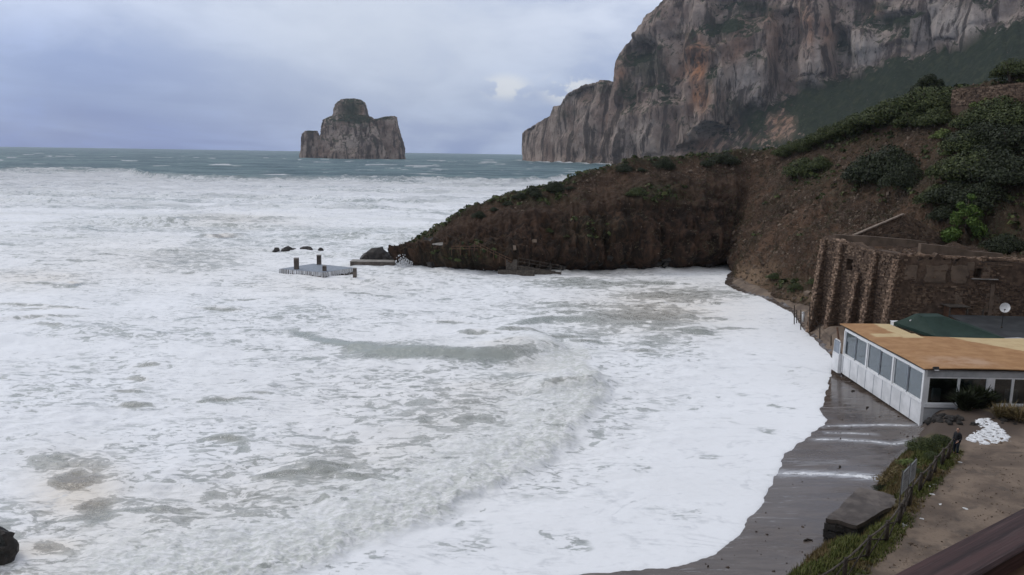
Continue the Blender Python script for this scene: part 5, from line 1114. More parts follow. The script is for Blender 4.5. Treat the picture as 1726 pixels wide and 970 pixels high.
# ---- dark flat roof building behind, pale sheet roof beside it
dr = empty('kitchen_block', (49, 73, 1.5), 'low block with dark grey flat roof between the green tent and the ruin', 'outbuilding')
m = MB(); m.b2((-4.4, -4.5, -1), (7, 5.0, 3.05)); m.build('wall', 'grey_board', dr); m = MB(); m.add([(-4.9, -5.0, 3.10), (8, -5.0, 3.0), (8, 5.6, 3.75), (-4.6, 5.6, 3.85), (-4.9, -5.0, 3.22), (8, -5.0, 3.12), (8, 5.6, 3.87), (-4.6, 5.6, 3.97)], [(3, 2, 1, 0), (4, 5, 6, 7), (0, 1, 5, 4), (1, 2, 6, 5), (2, 3, 7, 6), (3, 0, 4, 7)]); m.build('roof', 'dark_roof', dr)
c4 = [np.array(aty(px, py, Y)) for px, py, Y in ((1693, 570, 68.6), (1760, 586, 66.6), (1760, 574, 70), (1716, 569, 70.4))]
cs = empty('sheet_roof', c4[0], 'pale corrugated sheet roof at the photo edge behind the orange-tan roof', 'roof'); m = MB(); m.add([q - c4[0] for q in c4] + [q - c4[0] - [0, 0, .08] for q in c4], [(0, 1, 2, 3), (7, 6, 5, 4), (0, 4, 5, 1), (1, 5, 6, 2), (2, 6, 7, 3), (3, 7, 4, 0)]); m.build('sheet', 'grey_board', cs)
m = MB(); m.beam((.3, .1, -.1), (.3, .1, -2.4), .1); m.beam((3, -1.2, -.3), (3, -1.2, -2.6), .1); m.build('leg', 'grey_wood', cs)
# ---- satellite dish
dp = np.array(aty(1694, 519, 74.0)); dish = empty('satellite_dish', (dp[0], dp[1], 5.2), 'round white satellite dish on a mast in front of the ruin wall', 'satellite dish'); do = Vector((dp[0], dp[1], 5.2)); hz_ = dp[2] - 5.2
m = MB(); n = 28; vs = [(0, .10, 0)]; rings = 5
for r in range(1, rings + 1):
    for k in range(n): th = 6.2832 * k / n; q = r / rings * .44; vs.append((q * math.cos(th), .10 - .12 * (r / rings) ** 2, 1.08 * q * math.sin(th)))
fs = [(0, 1 + (k + 1) % n, 1 + k) for k in range(n)] + [(1 + r * n + k, 1 + r * n + (k + 1) % n, 1 + (r + 1) * n + (k + 1) % n, 1 + (r + 1) * n + k) for r in range(rings - 1) for k in range(n)]
m.add(vs, fs); me = m.mesh('reflector', True); me.transform(Matrix.Translation((0, 0, hz_)) @ Matrix.Rotation(R_(-28), 4, 'Z') @ Matrix.Rotation(R_(-18), 4, 'X') @ Matrix.Rotation(R_(12), 4, 'Y')); o = link('reflector', me, 'dish_white', dish)
m = MB(); m.tube([(0, .16, -.8), (0, .16, hz_ - .05)], .035, 8); m.build('mast', 'black_metal', dish); m = MB(); m.tube([(0, .12, hz_ - .45), (-.22, -.35, hz_ - .15)], .018, 6); m.box((-.22, -.37, hz_ - .12), (.09, .12, .09)); m.build('feed_arm', 'black_metal', dish)
m = MB(); m.beam((-.45, .16, -.75), (0, .16, .1), .06); m.beam((.45, .16, -.75), (0, .16, .1), .06); m.beam((-.5, .16, -.5), (.5, .16, -.5), .06); m.build('stand', 'grey_wood', dish)
# ---- plants and debris in front of the restaurant
def spiky(name, loc, h, n, label, mat, cat='plant', spread=.8, group=None, width=.05):
    t = empty(name, loc, label, cat, group); gg = random.Random(int(loc[0] * 77)); m = MB()
    for i in range(n):
        a = gg.uniform(0, 6.28); L = h * gg.uniform(.6, 1.1); e = gg.uniform(.15, 1.2) * spread; base = Vector((gg.uniform(-.25, .25) * h, gg.uniform(-.25, .25) * h, gg.uniform(0, .35) * h))
        d1 = Vector((math.cos(a) * math.sin(e), math.sin(a) * math.sin(e), math.cos(e))); mid = base + d1 * L * .55; tip = base + d1 * L + Vector((math.cos(a), math.sin(a), -.5)) * L * .22 * e; sd = d1.cross(Vector((0, 0, 1))).normalized() * width * h
        m.add([base - sd * .6, base + sd * .6, mid + sd, tip, mid - sd], [(0, 1, 2, 4), (4, 2, 3)])
    m.build('leaves', mat, t); m = MB(); m.tube([(0, 0, -.2), (0, 0, h * .4)], [.05 * h, .03 * h], 6); m.build('stem', 'bark', t); return t
for px, py, h, l in ((1628, 694, 1.35, 'dark bushy plant under the curtained window, seaward one'), (1648, 692, 1.55, 'tallest dark strap-leaved plant under the curtained window'), (1664, 690, 1.3, 'dark strap-leaved plant reaching the post right of the curtain')):
    spiky('strap_plant', gzp(px, py, 1.7) + Vector((0, .2, 0)), h, 420, l, 'maquis_dark', group='plants along the restaurant front')
for px, py, h, l in ((1683, 704, 1.0, 'dry yellow-green tuft next to the foam spill'), (1700, 706, 1.1, 'dry tuft in front of the ochre wall'), (1718, 712, 1.2, 'dry tuft in front of the ochre wall at the photo edge')):
    spiky('dry_tuft', gzp(px, py, 1.8), h, 150, l, 'grass_dry', 'grass tuft', 1.0, 'dry tufts by the restaurant', .03)
def rockmesh(seed, sub=2):
    bm = bmesh.new(); bmesh.ops.create_icosphere(bm, subdivisions=sub, radius=1)
    co = np.array([v.co[:] for v in bm.verts]); s = seed * 13.7; d = 1 + .45 * fbm(co[:, 0] * 1.1 + s, co[:, 1] * 1.1, co[:, 2] * 1.1, 2) + .25 * ridged(co[:, 0] * 1.8 + s, co[:, 1] * 1.8, co[:, 2] * 1.8, 2) - .2
    for v, k in zip(bm.verts, d): v.co *= k
    me = bpy.data.meshes.new('rock'); bm.to_mesh(me); bm.free(); return me
RM = []
for i in range(5): me = rockmesh(i); me.materials.append(MATS['dark_rock']); RM.append(me)
def rock(loc, sc, label, group=None, name='rock', rot=None, cat='rock'):
    o = link(name, random.choice(RM), None, None, label=label, category=cat, group=group); o.location = loc; o.scale = sc if isinstance(sc, tuple) else (sc, sc * .9, sc * .7); o.rotation_euler = rot or (random.random(), random.random(), random.random() * 6); return o
for i in range(26):
    px = random.uniform(1556, 1622); py = 706 + (px - 1556) * .02 + random.uniform(-4, 9); rock(gzp(px, py, 1.3) + Vector((0, 0, .05)), random.uniform(.14, .36), 'dark rock in the heap washed up below the clapboard corner of the restaurant', 'dark rocks heaped at the restaurant corner')
for i in range(12):
    px, py = random.uniform(1640, 1720), random.uniform(700, 722); rock(gzp(px, py, 1.8), random.uniform(.10, .26), 'dark stone lying in the washed-up foam beside the dry tufts', 'stones in the foam spill')
# washed-up foam: thin broken sheets with lumps, following the ground
def foam_sheet(name, inside, x0, x1, y0, y1, st, thr, hgt, label, fs=1.6):
    gx, gy = np.meshgrid(np.arange(x0, x1, st), np.arange(y0, y1, st)); nzv = fbm(gx * fs, gy * fs, None, 4) + .35 * ridged(gx * fs * 1.7, gy * fs * 1.7, None, 2); w_ = inside(gx, gy)
    val = nzv - thr + (w_ - 1) * 2.0
    z = np.array([[gfast(a, b) for a, b in zip(ra_, rb2)] for ra_, rb2 in zip(gx, gy)]) + np.clip(val, -.3, .8) * hgt + .012 * perlin(gx * 7, gy * 7) * (val > .1)
    Fq = grid_faces(*gx.shape); keep = val.ravel()[Fq].mean(1) > 0; v, f = compact(np.stack([gx.ravel(), gy.ravel(), z.ravel()], 1), Fq[keep])
    link(name, mesh_np(name, v, f), 'foam_lump', kind='stuff', label=label, category='sea foam')
fpoly = np.array([gzp(*q, 2.2)[:2] for q in ((1618, 740), (1652, 752), (1692, 749), (1710, 741), (1700, 728), (1688, 716), (1672, 706), (1648, 702), (1634, 712), (1652, 722), (1634, 730))])
fin = lambda x, y: np.clip(.5 + np.where(inpoly(x, y, fpoly), 1, -1) * polydist(x, y, np.vstack([fpoly, fpoly[:1]]))[0] * 1.6, 0, 1)
foam_sheet('washed_up_foam', fin, fpoly[:, 0].min() - .3, fpoly[:, 0].max() + .3, fpoly[:, 1].min() - .3, fpoly[:, 1].max() + .3,   .04, .10, .10, 'white sea foam washed up on the dirt path in front of the restaurant', 3.6)
def streak(pts, w, label, thr=.05):
    q = np.array([gz(a, b, .7)[:2] for a, b in pts]); 
    def ins(x, y): d_, _, p_ = polydist(x, y, q); return np.clip(1.25 - d_ / (w * (.6 + 1.0 * np.abs(perlin(x * .8 + w * 40, y * .2)) * 2)), 0, 1.2) * np.clip(np.minimum(p_ * 12 + .5, (1 - p_) * 10 + .3), 0, 1)
    foam_sheet('foam_streak', ins, q[:, 0].min() - .5, q[:, 0].max() + .5, q[:, 1].min() - .6, q[:, 1].max() + .6, .06, thr - .1, .03, label, 3.4)
streak([(1388, 711), (1430, 711), (1480, 712), (1548, 716)], .16, 'thin line of foam on wet sand level with the restaurant corner')
streak([(1372, 733), (1420, 735), (1470, 740), (1505, 746), (1525, 745), (1534, 741)], .22, 'hooked line of foam on wet sand beside the green verge')
streak([(1318, 789), (1370, 791), (1420, 795), (1478, 803)], .42, 'broadest band of foam crossing the wet sand', .12)
streak([(1392, 722), (1430, 724), (1475, 728)], .14, 'faint short foam line between the two upper foam lines', .15)
for px, py, L_, an_, l in ((1362, 912, .5, .2, 'dark driftwood stick on wet sand near the grassy bank'), (1416, 788, .28, 1.0, 'dark lump of driftwood beside the broad foam band'), (1462, 688, .55, .9, 'dark stick on wet sand in front of the white panels'), (1438, 660, .35, .3, 'short dark stick on wet sand near the sea end of the white panels')):
    p = gzp(px, py, .8); t_ = empty('driftwood', p, l, 'driftwood', 'driftwood on the wet sand', an_); m = MB(); m.tube([(-L_ / 2, 0, .03), (0, .04, .07), (L_ / 2, -.02, .03)], [.05, .06, .03], 6); m.build('stick', 'dark_wood', t_, True)
c = []
while len(c) < 110:
    px, py = random.uniform(1180, 1545), random.uniform(640, 965); q = gzp(px, py, .7, 2)
    if gridlook(GB, q.x, q.y) < -.1 and float(shore_dist(np.array([q.x]), np.array([q.y]))[0]) < -.3 and (random.random() < .25 or gridlook(GB, q.x, q.y) > -1.2): c.append(q)
s0 = .016 * np.exp(g.normal(size=len(c)) * .55); V, Fq = stones_np(np.array(c) + [0, 0, .01], s0 * 1.8, s0, s0 * .6); link('beach_debris', mesh_np('beach_debris', V, Fq, False), 'debris_brown', kind='stuff', label='small dark bits of weed and pebble on the wet sand', category='debris')
# ---- retaining block by the verge
bp = [np.array(gz(*q, 2.0)) for q in ((1394, 874), (1447, 884), (1480, 865), (1511, 851), (1508, 836), (1449, 823))]
rb = empty('retaining_block', bp[0] * [1, 1, 0] + [0, 0, .4], 'grey concrete slab on dark masonry jutting from the grassy bank onto the sand', 'retaining wall'); o_ = bp[0] * [1, 1, 0] + [0, 0, .4]
def prism(m, pts, z0, z1, grow=0.0):
    P_ = np.array(pts, float); c_ = P_.mean(0); n = len(P_); b = [(*(c_[:2] + (q[:2] - c_[:2]) * (1 + grow)), z0) for q in P_]; t_ = [(*(c_[:2] + (q[:2] - c_[:2]) * (1 + grow)), z1) for q in P_]
    return m.add(b + t_, [tuple(range(n - 1, -1, -1)), tuple(range(n, 2 * n))] + [(k, (k + 1) % n, n + (k + 1) % n, n + k) for k in range(n)])
loc = [q - o_ for q in bp]; m = MB(); prism(m, loc, -.8, 1.38); m.build('masonry', 'dark_rock', rb); m = MB(); prism(m, loc, 1.38, 1.6, .03); me = m.mesh('slab'); bm = bmesh.new(); bm.from_mesh(me); bmesh.ops.triangulate(bm, faces=list(bm.faces)); bmesh.ops.subdivide_edges(bm, edges=list(bm.edges), cuts=5, use_grid_fill=True)
co = np.array([v.co[:] for v in bm.verts]); dz_ = .10 * fbm(co[:, 0] * 1.3, co[:, 1] * 1.3, None, 4); de = .16 * fbm(co[:, 0] * 1.1 + 4, co[:, 1] * 1.1, None, 3)
for v_, a_, b_ in zip(bm.verts, dz_, de): v_.co.z += a_; v_.co.x += b_; v_.co.y += b_ * .6
bm.to_mesh(me); bm.free(); link('slab', me, 'wet_concrete', rb)
parts = [lay([*loc[0][:2], -.2], [*loc[1][:2], -.2], [*loc[1][:2], 1.35], [*loc[0][:2], 1.35], (loc[1][1] - loc[0][1], -(loc[1][0] - loc[0][0]), 0), .6, .32, None, .05), lay([*loc[5][:2], -.2], [*loc[0][:2], -.2], [*loc[0][:2], 1.35], [*loc[5][:2], 1.35], (loc[0][1] - loc[5][1], -(loc[0][0] - loc[5][0]), 0), .6, .32, None, .05)]
V, Fq = join(parts); link('facing_stones', mesh_np('facing_stones', V, Fq, False), 'dark_rock', rb, kind='stuff')
# ---- fence: posts, hand rails, crossed braces
fence = empty('wooden_fence', gpt(*FENCE[5][:2]), 'rustic dark wooden fence with crossed braces along the grassy edge of the path', 'fence'); fo_ = fence.location.copy()
fp = [gpt(*q[:2]) - fo_ for q in FENCE]
for i, p in enumerate(fp):
    lean = Vector((random.uniform(-.05, .05), random.uniform(-.05, .05), 0)); m = MB(); m.tube([p - Vector((0, 0, .3)), p + lean + Vector((0, 0, 1.12))], [.105, .095], 8); m.build('post', 'dark_wood', fence, True)
    if i + 1 < len(fp):
        q = fp[i + 1]; up = Vector((0, 0, 1)); m = MB(); m.tube([p + up * 1.02, (p + q) / 2 + up * .98, q + up * 1.02], .05, 6); m.build('rail', 'grey_wood', fence, True)
        if i not in (2, 5):
            sd = (q - p).cross(up).normalized() * .05
            m = MB(); m.tube([p + up * .12 + sd, q + up * .92 + sd], .036, 6); m.build('brace', 'dark_wood', fence, True); m = MB(); m.tube([p + up * .92 - sd, q + up * .12 - sd], .036, 6); m.build('brace', 'dark_wood', fence, True)
# ---- the two notice boards
def board(p1, p2, zlo, zhi, label):
    a, b = gpt(*p1[:2]), gpt(*p2[:2]); t_ = empty('notice_board', a, label, 'sign', 'notice boards by the fence'); d_ = b - a; d_.z = 0; up = Vector((0, 0, 1)); n_ = d_.cross(up).normalized()
    if n_.x > 0: pass
    for q in (Vector(), d_): m = MB(); m.beam(q - up * .3, q + up * (zhi + .06), .06); m.build('post', 'grey_wood', t_)
    for s_ in (1,): m = MB(); m.beam(up * (zlo + zhi) / 2 - d_ * .06 + n_ * .05, up * (zlo + zhi) / 2 + d_ * 1.06 + n_ * .05, .03, zhi - zlo); m.build('panel', 'sign_panel', t_)
    m = MB(); k = 0
    for r in range(9):
        z = zhi - .12 - r * (zhi - zlo - .2) / 9; L_ = random.uniform(.5, .86) if r else .7; hh = .06 if r in (0, 3) else .028
        for side in (n_ * .067, n_ * .033): m.beam(up * z + d_ * .07 + side, up * z + d_ * (.07 + L_) + side, .003, hh)
    m.build('print', 'sign_print', t_)
s1, s2 = gz(1514, 869, 2.9), gz(1523.5, 858, 2.9); board(s1, s2, 1.55, 2.75, 'nearer grey notice board on two posts in front of the fence'); dsg = s2 - s1
board(s2 + dsg * .35, s2 + dsg * 1.35, 1.65, 2.75, 'farther grey notice board, half hidden by the nearer board')
# ---- verge vegetation
vg = MB(); cnt = 0; vd = MB()
FL = np.array([q[:2] for q in FENCE])
while cnt < 15000:
    i = random.randrange(len(FL) - 1); t_ = random.random(); b = FL[i] * (1 - t_) + FL[i + 1] * t_; d_ = FL[i + 1] - FL[i]; n_ = np.array([d_[1], -d_[0]]) / np.hypot(*d_)
    if n_[0] > 0: n_ = -n_
    o_ = random.uniform(-.25, 4.6) if random.random() < .9 else random.uniform(-.6, .3); x, y = b + n_ * o_
    x = float(x); y = float(y); Bq = gridlook(GB, x, y)
    if Bq < .12 or inpoly(np.array([x]), np.array([y]), np.array([q[:2] for q in bp]))[0] or perlin(np.array([x * .9]), np.array([y * .9]))[0] < -.45: cnt += 1; continue
    z = gfast(x, y); dry_ = perlin(np.array([x * .35 + 4]), np.array([y * .35]))[0] + .35 * sst(2.6, .2, np.array([Bq]))[0] > .18
    for k in range(3):
        a = random.uniform(0, 6.28); h = random.uniform(.10, .30) * (1.25 if o_ > .6 else .8); w_ = random.uniform(.02, .05); p = Vector((x + random.uniform(-.1, .1), y + random.uniform(-.1, .1), z - .03)); tip = p + Vector((math.cos(a) * h * .5, math.sin(a) * h * .5, h)); sd = Vector((-math.sin(a), math.cos(a), 0)) * w_
        (vd if dry_ else vg).add([p - sd, p + sd, tip], [(0, 1, 2)])
    cnt += 1
vg.build('grass', 'grass_green', None, kind='stuff', label='green grass along the fence and the bank edge', category='grass'); vd.build('dry_grass', 'grass_dry', None, kind='stuff', label='rusty dry grass on the outer edge of the bank', category='grass')
G8 = 'low bushes on the grassy bank'
for px, py, r, kd, h, l in ((1555, 757, 1.3, 'maquis', .75, 'rounded green bush at the far end of the bank, nearest the restaurant'), (1585, 748, 1.1, 'maquis', .7, 'green bush on the bank right beside the fence end'), (1572, 775, .9, 'maquis', .7, 'green bush on the bank behind the first fence posts'), (1535, 785, .9, 'spurge', .6, 'yellowish bush on the bank midway along the fence'), (1500, 815, 1.0, 'dry', .75, 'rusty brown bush on the bank beside the concrete slab'), (1518, 800, .9, 'dry', .8, 'rusty yellow bush left of the notice boards'),
                            (1487, 826, .6, 'maquis_dark', .7, 'small dark bush at the far edge of the concrete slab'), (1442, 878, .5, 'spurge', .7, 'yellow-green plant at the near corner of the concrete slab'), (1428, 886, .35, 'spurge', .7, 'smallest yellow-green plant on the slab edge'), (1545, 800, .8, 'maquis', .6, 'green bush left of the fence opposite the notice boards')):
    shrub(0, 0, r, l, kd, h, G8, loc=gzp(px, py, 2.4))
# ---- litter and stones on the path
for px, py in ((1573, 817), (1566, 820), (1571, 834), (1585, 851), (1626, 858), (1522, 886), (1553, 875), (1618, 780), (1526, 886)):
    p = gzp(px, py, 2.9); m = MB(); rr_ = random.uniform(.06, .13); m.box((0, 0, .02), (rr_ * 2, rr_, .03), Matrix.Rotation(random.uniform(-.4, .4), 3, 'X'), .3); o = m.build('litter', 'litter', label='scrap of white litter on the dirt path beside the fence', category='litter', group='white litter on the path'); o.location = p; o.rotation_euler.z = random.random() * 6
c = []; 
for i in range(900):
    px, py = random.uniform(1500, 1726), random.uniform(745, 965); p = gzp(px, py, 2.95, 2)
    fdq, fsq, _ = polydist(np.array([p.x]), np.array([p.y]), FLINE)
    if p.z > 2.4 and (fdq * fsq)[0] > -.2 and perlin(np.array([p.x * .7]), np.array([p.y * .7]))[0] > -.05: c.append(p)
c = np.array(c); s0 = .018 * np.exp(g.normal(size=len(c)) * .55); V, Fq = stones_np(c + [0, 0, .008], s0 * 1.3, s0, s0 * .7); link('gravel', mesh_np('gravel', V, Fq, False), 'rubble', kind='stuff', label='small stones scattered on the dirt path', category='gravel')
# ---- shore fence posts and pipes below the ruin
sf = empty('wire_fence', gz(1352, 545, .8), 'broken fence of thin dark stakes at the water edge below the ruin', 'fence'); o_ = Vector(gz(1352, 545, .8)); tops = []
for px, yb, yt in ((1339, 543, 515), (1343, 541, 523), (1350, 552, 523), (1365, 558, 510), (1382, 570, 545), (1401, 585, 566)):
    a = Vector(gz(px, yb, .7)); b = Vector(aty(px, yt, a.y)); m = MB(); m.tube([a - o_ - Vector((0, 0, .3)), b - o_], .06, 6); m.build('stake', 'dark_wood', sf); tops.append((a, b))
for f_ in (.35, .75): m = MB(); m.tube([(a * (1 - f_) + b * f_) - o_ for a, b in (tops[0], tops[2], tops[3], tops[4], tops[5])], .02, 5); m.build('wire', 'dark_wood', sf)
for px, yb, yt, l in ((1354, 540, 527, 'short white pipe stub behind the stakes at the water edge'), (1391, 553, 542, 'white pipe stub at the foot of the second buttress'), (1308, 489, 480, 'white marker on the bank left of the ruin'), (1323, 487, 483, 'tiny white marker on the bank near the sand')):
    a = Vector(gz(px, yb, 1.0)); b = Vector(aty(px, yt, a.y)); t_ = empty('pipe_stub', a, l, 'pipe', 'white pipes and markers on the shore'); m = MB(); m.tube([(0, 0, -.2), b - a], .17, 10); m.build('pipe', 'dish_white', t_, True); m = MB(); m.tube([b - a, b - a + Vector((0, 0, .06))], .19, 10); m.build('cap', 'dish_white', t_, True)
# ---- jetty awash, posts, slab, rocks at the headland tip
J = [np.array(gz(px, py, .95)) for px, py in ((470, 454), (545, 460), (600, 452), (528, 445))]; jo = J[0] * [1, 1, 0]
jet = empty('jetty', jo, 'low concrete jetty awash with seawater pouring over its edge', 'jetty'); m = MB(); prism(m, [q - jo for q in J], -1.5, .95); m.build('slab', 'wet_concrete', jet)
m = MB(); n = 40; vs, fs = [], []
for e in range(2):
    a, b = ((J[0], J[1]), (J[1], J[2]))[e]; nn = np.array([(b - a)[1], -(b - a)[0], 0]); nn /= np.linalg.norm(nn)
    for i in range(n):
        t0 = (i + random.uniform(.1, .5)) / n; wq = random.uniform(.3, .8) / n; q0, q1 = a + (b - a) * t0 - jo, a + (b - a) * min(1, t0 + wq) - jo; zb = random.uniform(.05, .5); m.add([q0 + nn * .03 + [0, 0, .99 - .95 + 0], q1 + nn * .03 + [0, 0, .04], q1 + nn * .12 + [0, 0, -1 + zb], q0 + nn * .12 + [0, 0, -1 + zb]], [(0, 1, 2, 3)])
for i_, v_ in enumerate(m.v): m.v[i_] = (v_[0], v_[1], v_[2])
m.build('pouring_water', 'foam_lump', jet)
m = MB(); prism(m, [q - jo for q in J], .955, 1.0, -.02); m.build('water_film', 'seam_grey', jet)
for px, yb, yt, hw, l in ((500, 455, 436, .36, 'thick concrete post on the seaward edge of the jetty'), (538, 447, 431, .36, 'thick concrete post at the back of the jetty, topmost of the four'), (547, 458, 449, .30, 'short stub post on the front edge of the jetty'), (598, 461, 453, .30, 'short stub post standing alone in foam right of the jetty')):
    a = Vector(gz(px, yb, .9)); b = Vector(aty(px, yt, a.y)); h_ = (b - a).length; t_ = empty('mooring_post', a, l, 'post', 'posts of the jetty'); m = MB(); m.box((0, 0, h_ / 2 - .5), (hw * 2, hw * 2, h_ + 1.0), None, .03); m.build('shaft', 'wet_concrete', t_, bevel=.05); m = MB(); m.box((0, 0, h_ + .06), (hw * 2.1, hw * 2.1, .12), None, .02); m.build('cap', 'concrete', t_, bevel=.03)
a, b = np.array(gz(590, 446, .5)), np.array(gz(666, 446, .5)); sl_ = empty('landing_slab', a, 'dark concrete landing slab with pale top in front of the tip rocks', 'slab'); m = MB(); m.b2((0, 0, -1.2), (b[0] - a[0], 2.6, .50)); m.build('base', 'wet_concrete', sl_, bevel=.05); m = MB(); m.b2((-.05, -.05, .503), (b[0] - a[0] + .05, 2.65, .58)); m.build('top', 'concrete', sl_, bevel=.03)
for px, py, w_, h_, l in ((622, 436, 1.6, 1.4, 'leftmost jagged dark rock behind the landing slab'), (634, 434, 1.9, 2.0, 'highest jagged dark rock behind the landing slab'), (648, 436, 1.5, 1.4, 'dark rock between the highest rock and the headland tip'), (662, 440, 1.4, 1.0, 'low dark rock touching the end of the landing slab'), (680, 440, 1.8, 1.4, 'dark rock at the foot of the headland tip'), (698, 436, 2.4, 2.2, 'large dark rock forming the headland tip'), (716, 428, 2.2, 2.4, 'dark rock stepping up from the headland tip'), (735, 418, 2.0, 2.0, 'dark rock just below the pale slab on the headland')):
    p = np.array(aty(px, py, 147.5)); rock(Vector(p), (w_, w_ * .9, h_), l, 'dark rocks at the headland tip', rot=(0.2 * random.random(), .2 * random.random(), random.random() * 6))
for px, py, w_, l in ((466, 424, .7, 'smallest of three rocks awash beyond the jetty'), (486, 423, 1.6, 'longest of three black rocks awash beyond the jetty'), (517, 422, 1.35, 'right one of three black rocks awash beyond the jetty'), (541, 424, .6, 'last black rock awash nearest the landing slab')):
    rock(Vector(gz(px, py, .25)), (w_, w_ * .7, .8), l, 'rocks awash beyond the jetty', rot=(0, 0, random.random()))
# spray at the tip
def spray(px, py, Y, w_, h_, n, label, s=.12):
    c_ = np.array(aty(px, py, Y)); m = MB(); 
    for i in range(n):
        q = c_ + np.array([random.gauss(0, w_ * .4), random.gauss(0, .6), abs(random.gauss(0, h_ * .5)) - .2]); r = s * random.uniform(.4, 1.5); m.box(q, (r, r, r * 1.2), Matrix.Rotation(random.random() * 3, 3, 'X'), .3)
    m.build('spray', 'foam_lump', None, kind='stuff', label=label, category='spray')
spray(682, 450, 142, 1.9, 1.9, 420, 'white spray thrown up at the headland tip beside the landing slab'); spray(818, 459, 139, 2.2, .9, 200, 'low white splash at the foot of the headland left of the steps')
# pale slab and steps on the headland
p, _ = hit(745, 411); ps = empty('pale_sheet', p + Vector((0, -.2, 0)), 'pale tapering sheet lying on the dark rocks of the headland tip', 'sheet'); m = MB(); m.add([(-1.7, 0, -.15), (-.2, -.3, -.25), (1.4, -.1, -.25), (1.5, .1, .45), (.2, .2, .3), (-1.7, .12, -.02)], [(0, 1, 4, 5), (1, 2, 3, 4)]); me = m.mesh('sheet'); bm = bmesh.new(); bm.from_mesh(me); bmesh.ops.solidify(bm, geom=list(bm.faces), thickness=.08); bm.to_mesh(me); bm.free(); link('sheet', me, 'concrete', ps)
def rail_thing(pts, label, h=1.0):
    P_ = [Vector(q) for q in pts]; t_ = empty('handrail', P_[0], label, 'railing', 'handrails on the headland'); o_ = P_[0]
    for f_ in (.55, 1.0): m = MB(); m.tube([q - o_ + Vector((0, 0, h * f_)) for q in P_], .045, 6); m.build('rail', 'brown_wood', t_)
    for a, b in zip(P_[:-1], P_[1:]):
        for k in range(3): q = a + (b - a) * k / 3; m = MB(); m.tube([q - o_ - Vector((0, 0, .6)), q - o_ + Vector((0, 0, h))], .045, 6); m.build('post', 'brown_wood', t_)
    return t_
off_ = Vector((0, -.9, 0)); hp = lambda px, py: Vector(hit(px, py)[0]) + off_
rail_thing([hp(762, 424), hp(806, 424)], 'level reddish railing on a ledge of the headland tip'); rail_thing([hp(800, 416), hp(832, 432), hp(862, 446)], 'sloping handrail descending the headland to the landing box')
sw_ = empty('stairway', gz(870, 462, .3), 'brown concrete steps and landing at the foot of the headland', 'steps'); o_ = Vector(gz(870, 462, .3)); m = MB(); m.box((-.8, .8, 1.3), (2.0, 1.8, 2.4)); m.build('landing', 'grey_wood', sw_, bevel=.04); 
for i in range(8): m = MB(); m.b2((.25 + i * .95, .2, -1.0), (1.2 + i * .95, 2.0, 1.35 - i * .17)); m.build('step', 'grey_wood', sw_)
m = MB(); m.b2((-3.2, -.6, -1), (3.2, .15, .7)); m.build('plinth', 'grey_wood', sw_, bevel=.05)
for f_ in (.9, 1.45): m = MB(); m.tube([(.3, .1, 1.35 + f_), (7.9, .1, .05 + f_)], .04, 6); m.build('rail', 'grey_wood', sw_)
for i in range(5): m = MB(); x = .4 + i * 1.85; z = 1.35 - .17 * x / .95; m.tube([(x, .1, z - .6), (x, .1, z + 1.45)], .05, 6); m.build('post', 'grey_wood', sw_)
# rock with weed at the lower left
rk = empty('weedy_rock', gz(-20, 944, .2), 'dark rock draped with black seaweed at the lower left edge of the surf', 'rock'); m = rockmesh(21, 4); m.transform(Matrix.Diagonal((1.25, 1.1, 1.15, 1)) @ Matrix.Translation((0, 0, .35))); m.materials.append(MATS['dark_rock']); link('stone', m, None, rk)
m = MB()
for i in range(420):
    a = random.uniform(0, 6.28); r0 = random.uniform(.1, .75); L_ = random.uniform(.5, 1.3); pts = []
    for k in range(5): rr_ = r0 + (1.32 - r0) * min(1, (k / 4 * L_)); zz_ = 1.75 * math.sqrt(max(0, 1 - (rr_ / 1.36) ** 2)) - .05 + random.uniform(-.03, .05); aa = a + .12 * k * random.uniform(-1, 1); pts.append((math.cos(aa) * rr_, math.sin(aa) * rr_, zz_))
    m.tube(pts, [.035, .04, .035, .025, .01], 4, False)
m.build('seaweed', 'seaweed', rk, kind='stuff')
# ---- person at the end of the fence
def skin_mesh(name, chains, sub=2):
    """chains: list of [(pos, radius)...]; the first point of the first chain is the root; equal points merge"""
    bm = bmesh.new(); lay_ = bm.verts.layers.skin.verify(); vm = {}
    def vv(p, r):
        k = tuple(round(c, 3) for c in p)
        if k not in vm: v = bm.verts.new(p); v[lay_].radius = (r, r) if not isinstance(r, tuple) else r; vm[k] = v
        return vm[k]
    first = None
    for ch in chains:
        pv = None
        for p, r in ch:
            v = vv(p, r)
            if first is None: first = v; v[lay_].use_root = True
            if pv is not None and pv != v and bm.edges.get((pv, v)) is None: bm.edges.new((pv, v))
            pv = v
    me = bpy.data.meshes.new(name); bm.to_mesh(me); bm.free(); o = bpy.data.objects.new(name, me); COL.objects.link(o)
    o.modifiers.new('s', 'SKIN').use_smooth_shade = True; o.modifiers.new('u', 'SUBSURF').levels = sub
    dg = bpy.context.evaluated_depsgraph_get(); nm = bpy.data.meshes.new_from_object(o.evaluated_get(dg)); bpy.data.objects.remove(o); nm.name = name; nm.polygons.foreach_set('use_smooth', [True] * len(nm.polygons)); return nm
pp = gpt(28.15, 47.4); per = empty('person', pp, 'person in a black jacket and dark jeans standing at the far end of the fence', 'person', rotz=R_(-70))
body = [[((0, 0, .93), .13), ((0, .0, 1.08), .125), ((0, .01, 1.25), .15), ((0, .01, 1.40), .12), ((0, 0, 1.47), .058), ((0, -.015, 1.53), .055), ((0, -.02, 1.60), .088), ((0, -.015, 1.68), .088), ((0, 0, 1.73), .05)]]
hands = []
